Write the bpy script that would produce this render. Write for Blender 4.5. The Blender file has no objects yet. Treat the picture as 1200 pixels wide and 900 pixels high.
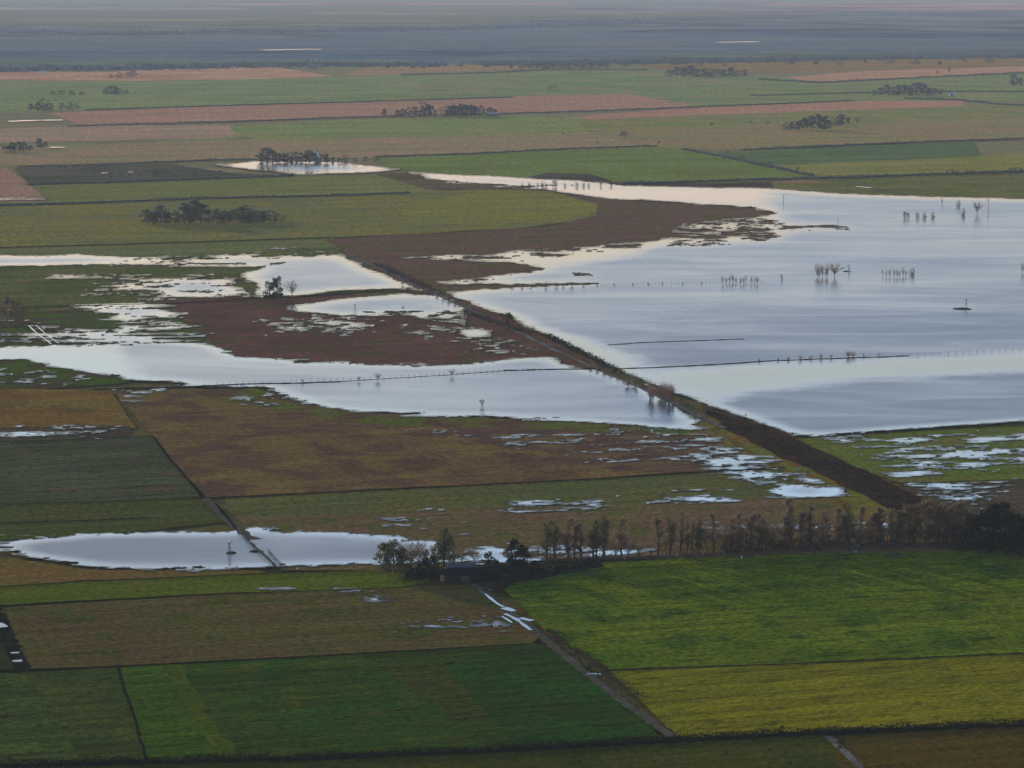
import bpy, math, random
import numpy as np
from mathutils import Vector, Matrix
R = math.radians
random.seed(7)
scene = bpy.context.scene
COL = scene.collection

# ------------------------------------------------------------------ camera model
F, H, PITCH = 3400.0, 200.0, math.atan(480.0 / 3400.0)
CP, SP = math.cos(PITCH), math.sin(PITCH)

def G(px, py, z=0.0):
    """the ground point seen at photo pixel (px, py)"""
    cx, cy = (px - 600.0) / F, (450.0 - py) / F
    dy = CP + cy * SP
    dz = -SP + cy * CP
    t = (z - H) / dz
    return Vector((cx * t, dy * t, z))

def Gn(px, py):
    cx, cy = (px - 600.0) / F, (450.0 - py) / F
    dz = -SP + cy * CP
    t = -H / dz
    return cx * t, (CP + cy * SP) * t

def mpp(py):
    """metres per photo pixel, across the view, on the ground at row py"""
    p = G(600, py)
    return math.hypot(p.y * CP + H * SP, 0) / F

# ------------------------------------------------------------------ noise
_rng = np.random.RandomState(11)
_PERM = _rng.permutation(512).astype(np.int64)
_VAL = _rng.rand(512)

def vnoise(x, y, seed=0):
    xi, yi = np.floor(x).astype(np.int64), np.floor(y).astype(np.int64)
    fx, fy = x - xi, y - yi
    u, v = fx * fx * (3 - 2 * fx), fy * fy * (3 - 2 * fy)
    def h(a, b):
        return _VAL[_PERM[(_PERM[(a + seed * 37) & 511] + b) & 511]]
    n0 = h(xi, yi) * (1 - u) + h(xi + 1, yi) * u
    n1 = h(xi, yi + 1) * (1 - u) + h(xi + 1, yi + 1) * u
    return (n0 * (1 - v) + n1 * v) * 2 - 1

def fbm(x, y, seed=0, octaves=4, gain=0.55):
    s, a, t = 0, 1.0, 0
    for o in range(octaves):
        s = s + a * vnoise(x, y, seed + o * 5)
        t += a
        a *= gain
        x, y = x * 2.03 + 7.1, y * 2.03 + 3.7
    return s / t

# ------------------------------------------------------------------ materials
def lin(c):
    return tuple(((v / 255) / 12.92 if v / 255 <= 0.04045 else ((v / 255 + 0.055) / 1.055) ** 2.4) for v in c)

class NT:
    def __init__(self, nt):
        self.nt = nt
    def n(self, typ, **kw):
        nd = self.nt.nodes.new(typ)
        for k, v in kw.items():
            setattr(nd, k, v)
        return nd
    def l(self, a, b):
        self.nt.links.new(a, b)

def new_mat(name):
    m = bpy.data.materials.new(name)
    m.use_nodes = True
    nt = m.node_tree
    nt.nodes.clear()
    return m, NT(nt)

def plain(name, col, rough=0.8, var=0.25, scale=1.0, spec=0.2, bump=0.0, trans=0.0, metal=0.0):
    m, t = new_mat(name)
    out = t.n('ShaderNodeOutputMaterial')
    b = t.n('ShaderNodeBsdfPrincipled')
    b.inputs['Roughness'].default_value = rough
    b.inputs['Specular IOR Level'].default_value = spec
    b.inputs['Metallic'].default_value = metal
    tc = t.n('ShaderNodeTexCoord')
    nz = t.n('ShaderNodeTexNoise')
    nz.inputs['Scale'].default_value = scale
    nz.inputs['Detail'].default_value = 3
    t.l(tc.outputs['Object'], nz.inputs['Vector'])
    mx = t.n('ShaderNodeMix', data_type='RGBA')
    mx.inputs[6].default_value = (*[c * (1 - var) for c in col], 1)
    mx.inputs[7].default_value = (*[min(1, c * (1 + var)) for c in col], 1)
    t.l(nz.outputs['Fac'], mx.inputs[0])
    t.l(mx.outputs[2], b.inputs['Base Color'])
    if bump:
        bp = t.n('ShaderNodeBump')
        bp.inputs['Strength'].default_value = bump
        t.l(nz.outputs['Fac'], bp.inputs['Height'])
        t.l(bp.outputs['Normal'], b.inputs['Normal'])
    if trans:
        tr = t.n('ShaderNodeBsdfTranslucent')
        t.l(mx.outputs[2], tr.inputs['Color'])
        ms = t.n('ShaderNodeMixShader')
        ms.inputs[0].default_value = trans
        t.l(b.outputs[0], ms.inputs[1])
        t.l(tr.outputs[0], ms.inputs[2])
        t.l(ms.outputs[0], out.inputs['Surface'])
    else:
        t.l(b.outputs[0], out.inputs['Surface'])
    return m

# field colour with the haze taken out; cloud shade on it stays in
E_GAIN = (0.41, 0.45, 0.58)
SIGMA = 3.2e-5
AIR = (0.42, 0.455, 0.53)

def albedo(c, py):
    d = G(600, py).length
    T = math.exp(-SIGMA * d)
    a = lin(c)
    return tuple(max(0.006, (a[i] - AIR[i] * (1 - T)) / (T * E_GAIN[i])) for i in range(3))

def field_mat(name, c1, c2, patch=60.0, thr=0.5, soft=0.12, fine=3.0, contrast=0.45, bump=0.0, rowdir=-0.28, rows=.16, rowturn=0.0, stretch=1.0, third=None, thr3=0.62, gaps=0.45):
    """soil or crop: colour c1 with patches of c2, clumpy at the scale `fine` (m)"""
    m, t = new_mat(name)
    out = t.n('ShaderNodeOutputMaterial')
    b = t.n('ShaderNodeBsdfDiffuse')
    b.inputs['Roughness'].default_value = 0.3
    geo = t.n('ShaderNodeNewGeometry')
    mp = t.n('ShaderNodeMapping')
    mp.inputs['Rotation'].default_value = (0, 0, rowdir)
    mp.inputs['Scale'].default_value = (1.0, stretch, 1.0)
    mp.inputs['Location'].default_value = (random.uniform(-500, 500), random.uniform(-500, 500), 0)
    t.l(geo.outputs['Position'], mp.inputs['Vector'])
    n1 = t.n('ShaderNodeTexNoise', noise_dimensions='2D')
    n1.inputs['Scale'].default_value = 1.0 / patch
    n1.inputs['Detail'].default_value = 6
    n1.inputs['Roughness'].default_value = 0.62
    t.l(mp.outputs[0], n1.inputs['Vector'])
    rg = t.n('ShaderNodeMapRange', interpolation_type='SMOOTHSTEP')
    rg.inputs['From Min'].default_value = thr - soft
    rg.inputs['From Max'].default_value = thr + soft
    t.l(n1.outputs['Fac'], rg.inputs['Value'])
    mx = t.n('ShaderNodeMix', data_type='RGBA')
    mx.inputs[6].default_value = (*c1, 1)
    mx.inputs[7].default_value = (*c2, 1)
    t.l(rg.outputs[0], mx.inputs[0])
    colour = mx.outputs[2]
    if third:
        n3 = t.n('ShaderNodeTexNoise', noise_dimensions='2D')
        n3.inputs['Scale'].default_value = 2.3 / patch
        n3.inputs['Detail'].default_value = 5
        mp3 = t.n('ShaderNodeMapping')
        mp3.inputs['Location'].default_value = (331, 87, 0)
        t.l(mp.outputs[0], mp3.inputs['Vector'])
        t.l(mp3.outputs[0], n3.inputs['Vector'])
        r3 = t.n('ShaderNodeMapRange', interpolation_type='SMOOTHSTEP')
        r3.inputs['From Min'].default_value = thr3 - 0.06
        r3.inputs['From Max'].default_value = thr3 + 0.08
        t.l(n3.outputs['Fac'], r3.inputs['Value'])
        m3 = t.n('ShaderNodeMix', data_type='RGBA')
        t.l(r3.outputs[0], m3.inputs[0])
        t.l(colour, m3.inputs[6])
        m3.inputs[7].default_value = (*third, 1)
        colour = m3.outputs[2]
    n2 = t.n('ShaderNodeTexNoise', noise_dimensions='2D')
    n2.inputs['Scale'].default_value = 1.0 / fine
    n2.inputs['Detail'].default_value = 3
    n2.inputs['Roughness'].default_value = 0.6
    t.l(mp.outputs[0], n2.inputs['Vector'])
    r2 = t.n('ShaderNodeMapRange')
    r2.inputs['From Min'].default_value = 0.25
    r2.inputs['From Max'].default_value = 0.75
    r2.inputs['To Min'].default_value = 1 - contrast
    r2.inputs['To Max'].default_value = 1 + contrast
    t.l(n2.outputs['Fac'], r2.inputs['Value'])
    n4 = t.n('ShaderNodeTexNoise', noise_dimensions='2D')
    n4.inputs['Scale'].default_value = 1.0 / (fine * 1.9)
    n4.inputs['Detail'].default_value = 4
    n4.inputs['Roughness'].default_value = 0.72
    m4 = t.n('ShaderNodeMapping')
    m4.inputs['Location'].default_value = (71, 13, 0)
    m4.inputs['Rotation'].default_value = (0, 0, -rowdir)
    m4.inputs['Scale'].default_value = (0.36, 1.3, 1)
    t.l(mp.outputs[0], m4.inputs['Vector'])
    t.l(m4.outputs[0], n4.inputs['Vector'])
    r4 = t.n('ShaderNodeMapRange', interpolation_type='SMOOTHSTEP')
    r4.inputs['From Min'].default_value = 0.30
    r4.inputs['From Max'].default_value = 0.50
    r4.inputs['To Min'].default_value = 1 - gaps
    t.l(n4.outputs['Fac'], r4.inputs['Value'])
    # tramlines and mowing bands: long streaks along the field
    n6 = t.n('ShaderNodeTexNoise', noise_dimensions='2D')
    n6.inputs['Scale'].default_value = 1.0
    n6.inputs['Detail'].default_value = 2
    n6.inputs['Roughness'].default_value = 0.6
    m6 = t.n('ShaderNodeMapping')
    m6.inputs['Rotation'].default_value = (0, 0, rowturn)
    m6.inputs['Scale'].default_value = (1.0 / (fine * 60), 1.0 / (fine * 2.6), 1)
    t.l(mp.outputs[0], m6.inputs['Vector'])
    t.l(m6.outputs[0], n6.inputs['Vector'])
    r6 = t.n('ShaderNodeMapRange')
    r6.inputs['From Min'].default_value = 0.3
    r6.inputs['From Max'].default_value = 0.7
    r6.inputs['To Min'].default_value = 1 - rows
    r6.inputs['To Max'].default_value = 1 + rows
    t.l(n6.outputs['Fac'], r6.inputs['Value'])
    m7 = t.n('ShaderNodeMath', operation='MULTIPLY')
    t.l(r4.outputs[0], m7.inputs[0])
    t.l(r6.outputs[0], m7.inputs[1])
    m5 = t.n('ShaderNodeMath', operation='MULTIPLY')
    t.l(r2.outputs[0], m5.inputs[0])
    t.l(m7.outputs[0], m5.inputs[1])
    sc = t.n('ShaderNodeVectorMath', operation='SCALE')
    t.l(colour, sc.inputs[0])
    t.l(m5.outputs[0], sc.inputs['Scale'])
    t.l(sc.outputs[0], b.inputs['Color'])
    if bump:
        bp = t.n('ShaderNodeBump')
        bp.inputs['Strength'].default_value = 1.0
        bp.inputs['Distance'].default_value = bump
        t.l(n2.outputs['Fac'], bp.inputs['Height'])
        t.l(bp.outputs['Normal'], b.inputs['Normal'])
    t.l(b.outputs[0], out.inputs['Surface'])
    return m

def water_mat():
    m, t = new_mat('flood_water')
    out = t.n('ShaderNodeOutputMaterial')
    b = t.n('ShaderNodeBsdfPrincipled')
    b.inputs['IOR'].default_value = 1.333
    b.inputs['Specular IOR Level'].default_value = 0.5
    at = t.n('ShaderNodeAttribute', attribute_name='wind')       # wind ripple: 0 sheltered, 1 open
    sh = t.n('ShaderNodeAttribute', attribute_name='shallow')
    geo = t.n('ShaderNodeNewGeometry')
    mp = t.n('ShaderNodeMapping')
    mp.inputs['Rotation'].default_value = (0, 0, R(-14))
    mp.inputs['Scale'].default_value = (1 / 150.0, 1 / 42.0, 1)
    t.l(geo.outputs['Position'], mp.inputs['Vector'])
    nz = t.n('ShaderNodeTexNoise', noise_dimensions='2D')
    nz.inputs['Scale'].default_value = 1.0
    nz.inputs['Detail'].default_value = 6
    nz.inputs['Roughness'].default_value = 0.6
    nz.inputs['Distortion'].default_value = 0.5
    t.l(mp.outputs[0], nz.inputs['Vector'])
    r = t.n('ShaderNodeMapRange')
    r.inputs['From Min'].default_value = 0.3
    r.inputs['From Max'].default_value = 0.7
    r.inputs['To Min'].default_value = 0.7
    r.inputs['To Max'].default_value = 1.15
    t.l(nz.outputs['Fac'], r.inputs['Value'])
    mul = t.n('ShaderNodeMath', operation='MULTIPLY')
    t.l(at.outputs['Fac'], mul.inputs[0])
    t.l(r.outputs[0], mul.inputs[1])
    ro = t.n('ShaderNodeMapRange')
    ro.inputs['To Min'].default_value = 0.07
    ro.inputs['To Max'].default_value = 0.34
    t.l(mul.outputs[0], ro.inputs['Value'])
    t.l(ro.outputs[0], b.inputs['Roughness'])
    mx = t.n('ShaderNodeMix', data_type='RGBA')
    mx.inputs[6].default_value = (0.05, 0.072, 0.098, 1)
    mx.inputs[7].default_value = (0.10, 0.11, 0.105, 1)
    t.l(sh.outputs['Fac'], mx.inputs[0])
    t.l(mx.outputs[2], b.inputs['Base Color'])
    mg = t.n('ShaderNodeMapping')
    mg.inputs['Scale'].default_value = (1 / 7.0, 1 / 4.5, 1)
    t.l(geo.outputs['Position'], mg.inputs['Vector'])
    ng = t.n('ShaderNodeTexNoise', noise_dimensions='2D')
    ng.inputs['Scale'].default_value = 1.0
    ng.inputs['Detail'].default_value = 5
    ng.inputs['Roughness'].default_value = 0.7
    t.l(mg.outputs[0], ng.inputs['Vector'])
    am = t.n('ShaderNodeMath', operation='MULTIPLY_ADD')        # shallower: more stubble stands out of the water
    t.l(sh.outputs['Fac'], am.inputs[0])
    am.inputs[1].default_value = 0.44
    t.l(ng.outputs['Fac'], am.inputs[2])
    rs = t.n('ShaderNodeMapRange', interpolation_type='SMOOTHSTEP')
    rs.inputs['From Min'].default_value = 0.66
    rs.inputs['From Max'].default_value = 1.0
    rs.inputs['To Max'].default_value = 0.85
    t.l(am.outputs[0], rs.inputs['Value'])
    gd = t.n('ShaderNodeBsdfDiffuse')
    gd.inputs['Color'].default_value = (0.085, 0.075, 0.055, 1)
    ms = t.n('ShaderNodeMixShader')
    t.l(rs.outputs[0], ms.inputs[0])
    t.l(b.outputs[0], ms.inputs[1])
    t.l(gd.outputs[0], ms.inputs[2])
    t.l(ms.outputs[0], out.inputs['Surface'])
    return m

# ------------------------------------------------------------------ mesh helpers
class MB:
    def __init__(self):
        self.v, self.f, self.mi = [], [], []
    def poly(self, pts, mi=0):
        n = len(self.v)
        self.v += [tuple(p) for p in pts]
        self.f.append(tuple(range(n, n + len(pts))))
        self.mi.append(mi)
    def box(self, x0, x1, y0, y1, z0, z1, mi=0, M=None):
        n = len(self.v)
        c = [Vector((x, y, z)) for z in (z0, z1) for y in (y0, y1) for x in (x0, x1)]
        self.v += [tuple(M @ p if M else p) for p in c]
        for q in ((0, 2, 3, 1), (4, 5, 7, 6), (0, 1, 5, 4), (2, 6, 7, 3), (0, 4, 6, 2), (1, 3, 7, 5)):
            self.f.append(tuple(n + i for i in q))
            self.mi.append(mi)
    def tube(self, pts, rad, sides=5, mi=0):
        rings = []
        for i, p in enumerate(pts):
            p = Vector(p)
            d = (Vector(pts[min(i + 1, len(pts) - 1)]) - Vector(pts[max(i - 1, 0)])).normalized()
            a = d.orthogonal().normalized()
            b = d.cross(a)
            n = len(self.v)
            for k in range(sides):
                ang = 2 * math.pi * k / sides
                self.v.append(tuple(p + (a * math.cos(ang) + b * math.sin(ang)) * rad[i]))
            rings.append(n)
        for i in range(len(rings) - 1):
            for k in range(sides):
                k2 = (k + 1) % sides
                self.f.append((rings[i] + k, rings[i] + k2, rings[i + 1] + k2, rings[i + 1] + k))
                self.mi.append(mi)
        self.f.append(tuple(rings[-1] + k for k in range(sides)))
        self.mi.append(mi)
    def card(self, p, s, rng, mi=0, aspect=1.0, up=None):
        """a leaf clump: one small bent quad at a random attitude"""
        d = Vector((rng.gauss(0, 1), rng.gauss(0, 1), rng.gauss(0, 1)))
        if up is not None:
            d = up
        d.normalize()
        a = d.orthogonal().normalized()
        a.rotate(Matrix.Rotation(rng.uniform(0, 6.28), 3, d))
        p = Vector(p)
        self.poly((p - a * s * .5 * aspect - d * s * .5, p + a * s * .5 * aspect - d * s * .5,
                   p + a * s * .42 * aspect + d * s * .5, p - a * s * .42 * aspect + d * s * .5), mi)
    def mesh(self, name, mats, smooth=False):
        me = bpy.data.meshes.new(name)
        me.from_pydata(self.v, [], self.f)
        for m in (mats if isinstance(mats, (list, tuple)) else [mats]):
            me.materials.append(m)
        me.polygons.foreach_set('material_index', self.mi)
        if smooth:
            me.polygons.foreach_set('use_smooth', [True] * len(self.f))
        me.update()
        return me

def tag(o, label=None, cat=None, group=None, kind=None):
    for k, v in (('label', label), ('category', cat), ('group', group), ('kind', kind)):
        if v:
            o[k] = v
    return o

def link(name, data, parent=None, loc=None):
    o = bpy.data.objects.new(name, data)
    COL.objects.link(o)
    if parent:
        o.parent = parent
    if loc is not None:
        o.location = loc
    return o

# ------------------------------------------------------------------ ground and fields
ZB = 1.0       # height of the land everything stands on
def sheet():
    ys = [250.0]
    while ys[-1] < 29500:
        ys.append(ys[-1] * 1.12)
    xs = np.linspace(-1, 1, 25)
    v, f = [], []
    for y in ys:
        w = 11500
        v += [(x * w, y, 0.0) for x in xs]
    n = len(xs)
    for j in range(len(ys) - 1):
        for i in range(n - 1):
            a = j * n + i
            f.append((a, a + 1, a + n + 1, a + n))
    me = bpy.data.meshes.new('ground')
    me.from_pydata(v, [], f)
    return me
gm = sheet()
gm.materials.append(field_mat('ground', albedo((76, 73, 52), 500), albedo((84, 76, 58), 500), patch=120, fine=9, contrast=.3))
tag(link('ground', gm), 'open flat farmland stretching away to the hazy horizon', 'ground', kind='structure')

def widen(pts, xl, xr):
    """carry outlines that leave the frame on along their own line to xl / xr, so the country goes on beside the view"""
    out = []
    n = len(pts)
    for i, (x, y) in enumerate(pts):
        if x <= -55 or x >= 1255:
            q = [pts[j] for j in ((i - 1) % n, (i + 1) % n) if -55 < pts[j][0] < 1255]
            tx = xl if x < 0 else xr
            k = (y - q[0][1]) / (x - q[0][0]) if q and abs(x - q[0][0]) > 20 else -.03
            k = max(-.07, min(.05, k))
            y = max(-18, y + k * (tx - x))
            x = tx
        out.append((x, 1180 if y >= 950 else y))
    return out

def run_on(pts):
    """the same for open lines"""
    pts = list(pts)
    for e, o in ((0, 1), (-1, -2)):
        (x, y), (a, b) = pts[e], pts[o]
        if (x < 0 or x > 1200) and abs(x - a) > 25:
            t = -430 if x < 0 else 1630
            k = max(-.07, min(.05, (y - b) / (x - a)))
            pts[e] = (t, y + k * (t - x))
    return pts

_layer = [0]
def outline(pts, step=9.0, jit=1.0, seed=0, closed=True):
    """subdivide a pixel outline and roughen it a little"""
    out = []
    n = len(pts)
    for i in range(n if closed else n - 1):
        a, b = pts[i], pts[(i + 1) % n]
        L = math.hypot(b[0] - a[0], (b[1] - a[1]) * 3)
        k = max(1, int(L / step))
        for j in range(k):
            t = j / k
            out.append((a[0] + (b[0] - a[0]) * t, a[1] + (b[1] - a[1]) * t))
    if not closed:
        out.append(pts[-1])
    arr = np.array(out, float)
    q = np.arange(len(arr)) * 0.31 + seed * 13.7
    arr[:, 0] += fbm(q, q * 0 + seed, seed, 3) * jit * 2.2
    arr[:, 1] += fbm(q, q * 0 + seed + 40, seed + 3, 3) * jit * 0.55
    return arr

def field(name, label, pts, c1, c2=None, jit=1.0, **kw):
    if 'plot' in label:
        kw.setdefault('rowturn', math.pi / 2)
    kw.setdefault('rows', .26 if 'crop' in name else .16)
    kw.setdefault('gaps', .22 if 'crop' not in name else .5)
    k = _layer[0]
    _layer[0] += 1
    z = 0.06 + 0.011 * k
    pts = widen(pts, -430, 1630)
    arr = outline(pts, jit=jit, seed=k + 1)
    cy = float(np.mean(arr[(arr[:, 0] > -60) & (arr[:, 0] < 1260) & (arr[:, 1] < 905), 1]))
    v = [tuple(G(a, b, z)) for a, b in arr]
    me = bpy.data.meshes.new(name)
    me.from_pydata(v, [], [tuple(range(len(v)))])
    me.update()
    if me.polygons[0].normal.z < 0:
        me.flip_normals()
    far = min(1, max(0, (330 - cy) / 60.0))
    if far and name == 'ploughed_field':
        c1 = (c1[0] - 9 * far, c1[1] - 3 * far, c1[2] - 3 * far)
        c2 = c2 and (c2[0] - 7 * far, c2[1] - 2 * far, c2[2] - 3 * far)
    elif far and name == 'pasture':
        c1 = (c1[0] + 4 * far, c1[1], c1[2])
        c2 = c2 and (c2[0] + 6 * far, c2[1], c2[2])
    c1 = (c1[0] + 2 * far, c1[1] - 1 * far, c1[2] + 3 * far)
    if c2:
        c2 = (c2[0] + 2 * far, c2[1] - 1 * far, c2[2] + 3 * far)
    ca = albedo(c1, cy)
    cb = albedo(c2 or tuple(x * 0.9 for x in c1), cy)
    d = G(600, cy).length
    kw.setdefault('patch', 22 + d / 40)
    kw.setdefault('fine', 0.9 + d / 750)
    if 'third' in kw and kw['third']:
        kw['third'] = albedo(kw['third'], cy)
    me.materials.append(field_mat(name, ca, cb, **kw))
    return tag(link(name, me), label, 'field', kind='structure')

# far country -------------------------------------------------------------
field('farmland', 'olive farmland between the far fields and hedges', [(-60, 246), (-60, 78), (300, 74), (700, 70), (1260, 62), (1260, 238), (900, 222), (640, 214), (400, 232)], (104, 106, 88), (110, 106, 90), patch=200, fine=9, contrast=.25)
field('cloud_shaded_land', 'dark blue-grey belt of far land with cloud shade in its colour',
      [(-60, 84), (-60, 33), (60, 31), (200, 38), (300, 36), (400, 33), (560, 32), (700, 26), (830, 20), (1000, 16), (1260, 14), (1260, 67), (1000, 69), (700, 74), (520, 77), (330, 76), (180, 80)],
      (98, 110, 118), (106, 114, 116), patch=500, fine=50, contrast=.18, jit=5)  # cloud shade over the far land, painted as darker, bluer ground
for i, (x0, y0, x1, h, c) in enumerate([(-60, 22, 520, 4, (128, 132, 120)), (330, 14, 900, 3, (138, 136, 130)), (-60, 9, 300, 3, (146, 144, 138)), (640, 8, 1260, 3, (132, 132, 136)),
                                        (180, 4, 700, 2.5, (150, 146, 144)), (520, 20, 780, 3, (122, 128, 118)), (820, 3, 1260, 2, (146, 142, 142)), (-60, 30, 240, 3, (126, 128, 118))]):
    field('far_field', ['pale green', 'pale grey', 'pinkish grey', 'grey green'][i % 4] + ' strip field in the far haze, ' + ['first', 'second', 'third', 'fourth', 'fifth', 'sixth', 'seventh', 'eighth'][i] + ' beyond the cloud-shaded band',
          [(x0, y0 + h), (x0 + 60, y0), (x1 - 40, y0 - 1), (x1, y0 + h - 1)], c, patch=900, fine=70, contrast=.1)

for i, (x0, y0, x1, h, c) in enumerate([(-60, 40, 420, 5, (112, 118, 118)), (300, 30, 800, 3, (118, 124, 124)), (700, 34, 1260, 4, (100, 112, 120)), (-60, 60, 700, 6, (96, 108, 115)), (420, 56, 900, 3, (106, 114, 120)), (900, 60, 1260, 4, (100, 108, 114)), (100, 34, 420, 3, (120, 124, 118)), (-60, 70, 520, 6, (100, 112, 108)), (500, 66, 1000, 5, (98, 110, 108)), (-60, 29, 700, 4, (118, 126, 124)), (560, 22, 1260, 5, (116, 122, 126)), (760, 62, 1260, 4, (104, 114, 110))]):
    field('cloud_shaded_land', ['grey', 'pale grey', 'deep blue', 'dusky', 'slate', 'greenish', 'light', 'dull green', 'mossy', 'misty', 'pale misty', 'olive'][i] + ' streak in the painted cloud shade of the far land', [(x0, y0 + h), (x0 + 90, y0), (x1 - 60, y0 - 1), (x1, y0 + h - 1)], c, patch=500, fine=50, contrast=.18, jit=1.2)  # streaks that break up the painted cloud shade
field('ploughed_field', 'reddish ploughed strip under the shaded band, by the small white farm building', [(-60, 93), (-60, 84), (130, 84), (250, 78), (310, 77), (392, 89), (340, 92), (150, 95)], (150, 120, 106), (158, 130, 116))
field('ploughed_field', 'pinkish strip field under the shaded band at the centre', [(392, 90), (430, 78), (600, 74), (625, 81), (500, 85)], (142, 120, 104), (132, 118, 100))
field('ploughed_field', 'tawny field along the foot of the shaded band with scrub on it', [(740, 76), (1000, 69), (1260, 67), (1260, 76), (900, 86), (780, 82)], (134, 114, 100), (124, 112, 94))
field('ploughed_field', 'pale pink ploughed field beyond the hedge with small trees', [(890, 93), (1000, 84), (1260, 75), (1260, 84), (1100, 89), (960, 97)], (156, 126, 112), (148, 122, 108))
field('pasture', 'grey-green pasture between the two reddish ploughed strips', [(-60, 94), (150, 95), (340, 92), (500, 86), (640, 88), (600, 112), (400, 120), (200, 126), (60, 131), (-60, 135)], (100, 116, 92), (108, 120, 96))
field('pasture', 'long green pasture with dark hedges below the pale pink field', [(500, 86), (640, 82), (780, 83), (900, 88), (960, 97), (1100, 89), (1260, 84), (1260, 118), (1000, 119), (800, 125), (735, 110), (600, 113), (480, 117)], (98, 116, 92), (110, 118, 96))
field('ploughed_field', 'broad red-brown ploughed band behind the dense dark grove', [(58, 132), (260, 124), (400, 120), (600, 113), (735, 110), (808, 122), (800, 126), (560, 134), (400, 139), (95, 147)], (146, 116, 104), (138, 114, 102))
field('ploughed_field', 'narrow red ploughed strip between the two groves', [(640, 139), (800, 127), (1010, 118), (1130, 118), (1130, 124), (960, 131), (800, 137), (700, 140)], (150, 116, 104), (142, 114, 102))
field('ploughed_field', 'mauve-brown ploughed field behind the clump of farm trees', [(-60, 153), (95, 147), (275, 147), (285, 161), (-60, 169)], (142, 118, 106), (134, 116, 102))
field('pasture', 'bright green pasture in front of the dense dark grove', [(268, 148), (400, 140), (560, 135), (680, 138), (690, 156), (400, 164), (282, 163)], (98, 114, 84), (106, 116, 84))
field('pasture', 'thin green strip beside the clump of farm trees', [(-60, 172), (65, 168), (290, 160), (300, 164), (60, 173)], (104, 112, 88))
field('stubble_field', 'tan stubble field behind the far pond', [(-60, 196), (-60, 173), (60, 171), (300, 163), (400, 163), (690, 155), (765, 173), (560, 181), (440, 185), (250, 187)], (124, 110, 92), (116, 110, 88))
field('pasture', 'olive green field around the bushy round grove', [(676, 141), (800, 136), (960, 130), (1130, 124), (1260, 120), (1260, 140), (1110, 141), (800, 153), (690, 156)], (98, 110, 84), (110, 112, 86))
field('stubble_field', 'wide tan field in front of the bushy round grove', [(690, 155), (800, 151), (1110, 140), (1260, 137), (1260, 162), (1000, 170), (870, 176), (765, 174)], (120, 108, 88), (112, 110, 86))
field('pasture', 'grass field above the lake between the tan field and the hedge', [(430, 186), (560, 180), (765, 172), (850, 180), (950, 206), (880, 213), (720, 218), (560, 208), (470, 200)], (92, 108, 74), (86, 102, 70))
field('dark_crop_field', 'dark green crop strip below the tan field', [(838, 179), (1000, 170), (1140, 166), (1150, 182), (940, 193), (890, 191)], (82, 96, 78), (86, 100, 76), contrast=.2)
field('pasture', 'yellowish field above the hedge with dark bushes', [(905, 194), (1145, 183), (1260, 165), (1260, 200), (1110, 204), (955, 206)], (106, 110, 76), (98, 106, 72))
field('meadow', 'olive shore meadow along the top of the lake', [(660, 219), (900, 211), (1110, 205), (1260, 200), (1260, 236), (1060, 233), (880, 224)], (92, 96, 70), (84, 90, 64), third=(98, 92, 72), thr3=.6)
field('ploughed_field', 'small reddish patch on the shore meadow', [(905, 212), (940, 210), (962, 213), (930, 216)], (124, 98, 84))
field('ploughed_field', 'dark brown strip along the top of the lake', [(600, 211), (640, 203), (690, 203), (722, 213), (820, 214), (900, 213), (905, 219), (800, 219), (720, 217), (640, 215)], (86, 80, 76), jit=2)
field('marsh', 'dark marshy ground with ruins and pools beside the far pond', [(15, 197), (200, 192), (270, 203), (345, 205), (120, 214), (35, 217)], (82, 84, 76), (74, 78, 68), contrast=.4)
field('ploughed_field', 'reddish wedge of field at the frame edge with a wet corner', [(-60, 197), (8, 197), (58, 236), (-60, 240)], (136, 108, 96), (128, 104, 90))
field('pasture', 'long olive pasture below the marshy ground', [(40, 217), (340, 206), (480, 203), (560, 214), (600, 222), (300, 232), (-60, 240), (55, 236)], (94, 102, 74), (88, 98, 68))
field('ploughed_field', 'dark brown wet ground between the far pond and the pink shallows', [(440, 204), (480, 202), (600, 216), (640, 226), (560, 226), (500, 222)], (98, 86, 76), (88, 80, 70))
# middle ------------------------------------------------------------------
field('pasture', 'big olive pasture with the pale grove standing in it', [(-60, 241), (230, 233), (400, 229), (560, 222), (640, 224), (700, 236), (700, 256), (600, 268), (440, 276), (390, 278), (200, 284), (-60, 291)], (88, 95, 70), (94, 98, 66))
field('pasture', 'lighter yellow-green end of the big pasture beside the brown field', [(480, 238), (560, 224), (640, 226), (712, 242), (660, 258), (560, 264), (470, 262)], (94, 100, 67), (97, 102, 64), jit=6)
field('pasture', 'green strip along the bright ponds', [(-60, 291), (200, 284), (390, 278), (400, 292), (380, 300), (160, 304), (-60, 303)], (82, 92, 66), (86, 92, 68))
field('wet_meadow', 'soaked olive meadow streaked with standing water', [(-60, 300), (160, 303), (390, 290), (470, 338), (300, 350), (200, 358), (-60, 375)], (78, 82, 60), (72, 76, 56), third=(92, 80, 68))
field('wet_meadow', 'dark soaked ground between the flooded plots', [(-60, 372), (200, 356), (260, 400), (300, 425), (140, 450), (-60, 462)], (66, 66, 56), (72, 62, 56), third=(64, 76, 48), thr3=.52)
field('ploughed_field', 'dark maroon field on the near side of the lake inlets', [(380, 281), (440, 276), (560, 271), (640, 266), (700, 252), (700, 239), (660, 228), (720, 234), (800, 239), (880, 244), (910, 252), (1010, 262), (1000, 275), (860, 300), (660, 340), (540, 350), (470, 340)], (94, 77, 71), (88, 76, 67), third=(76, 76, 58), thr3=.62)
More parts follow.
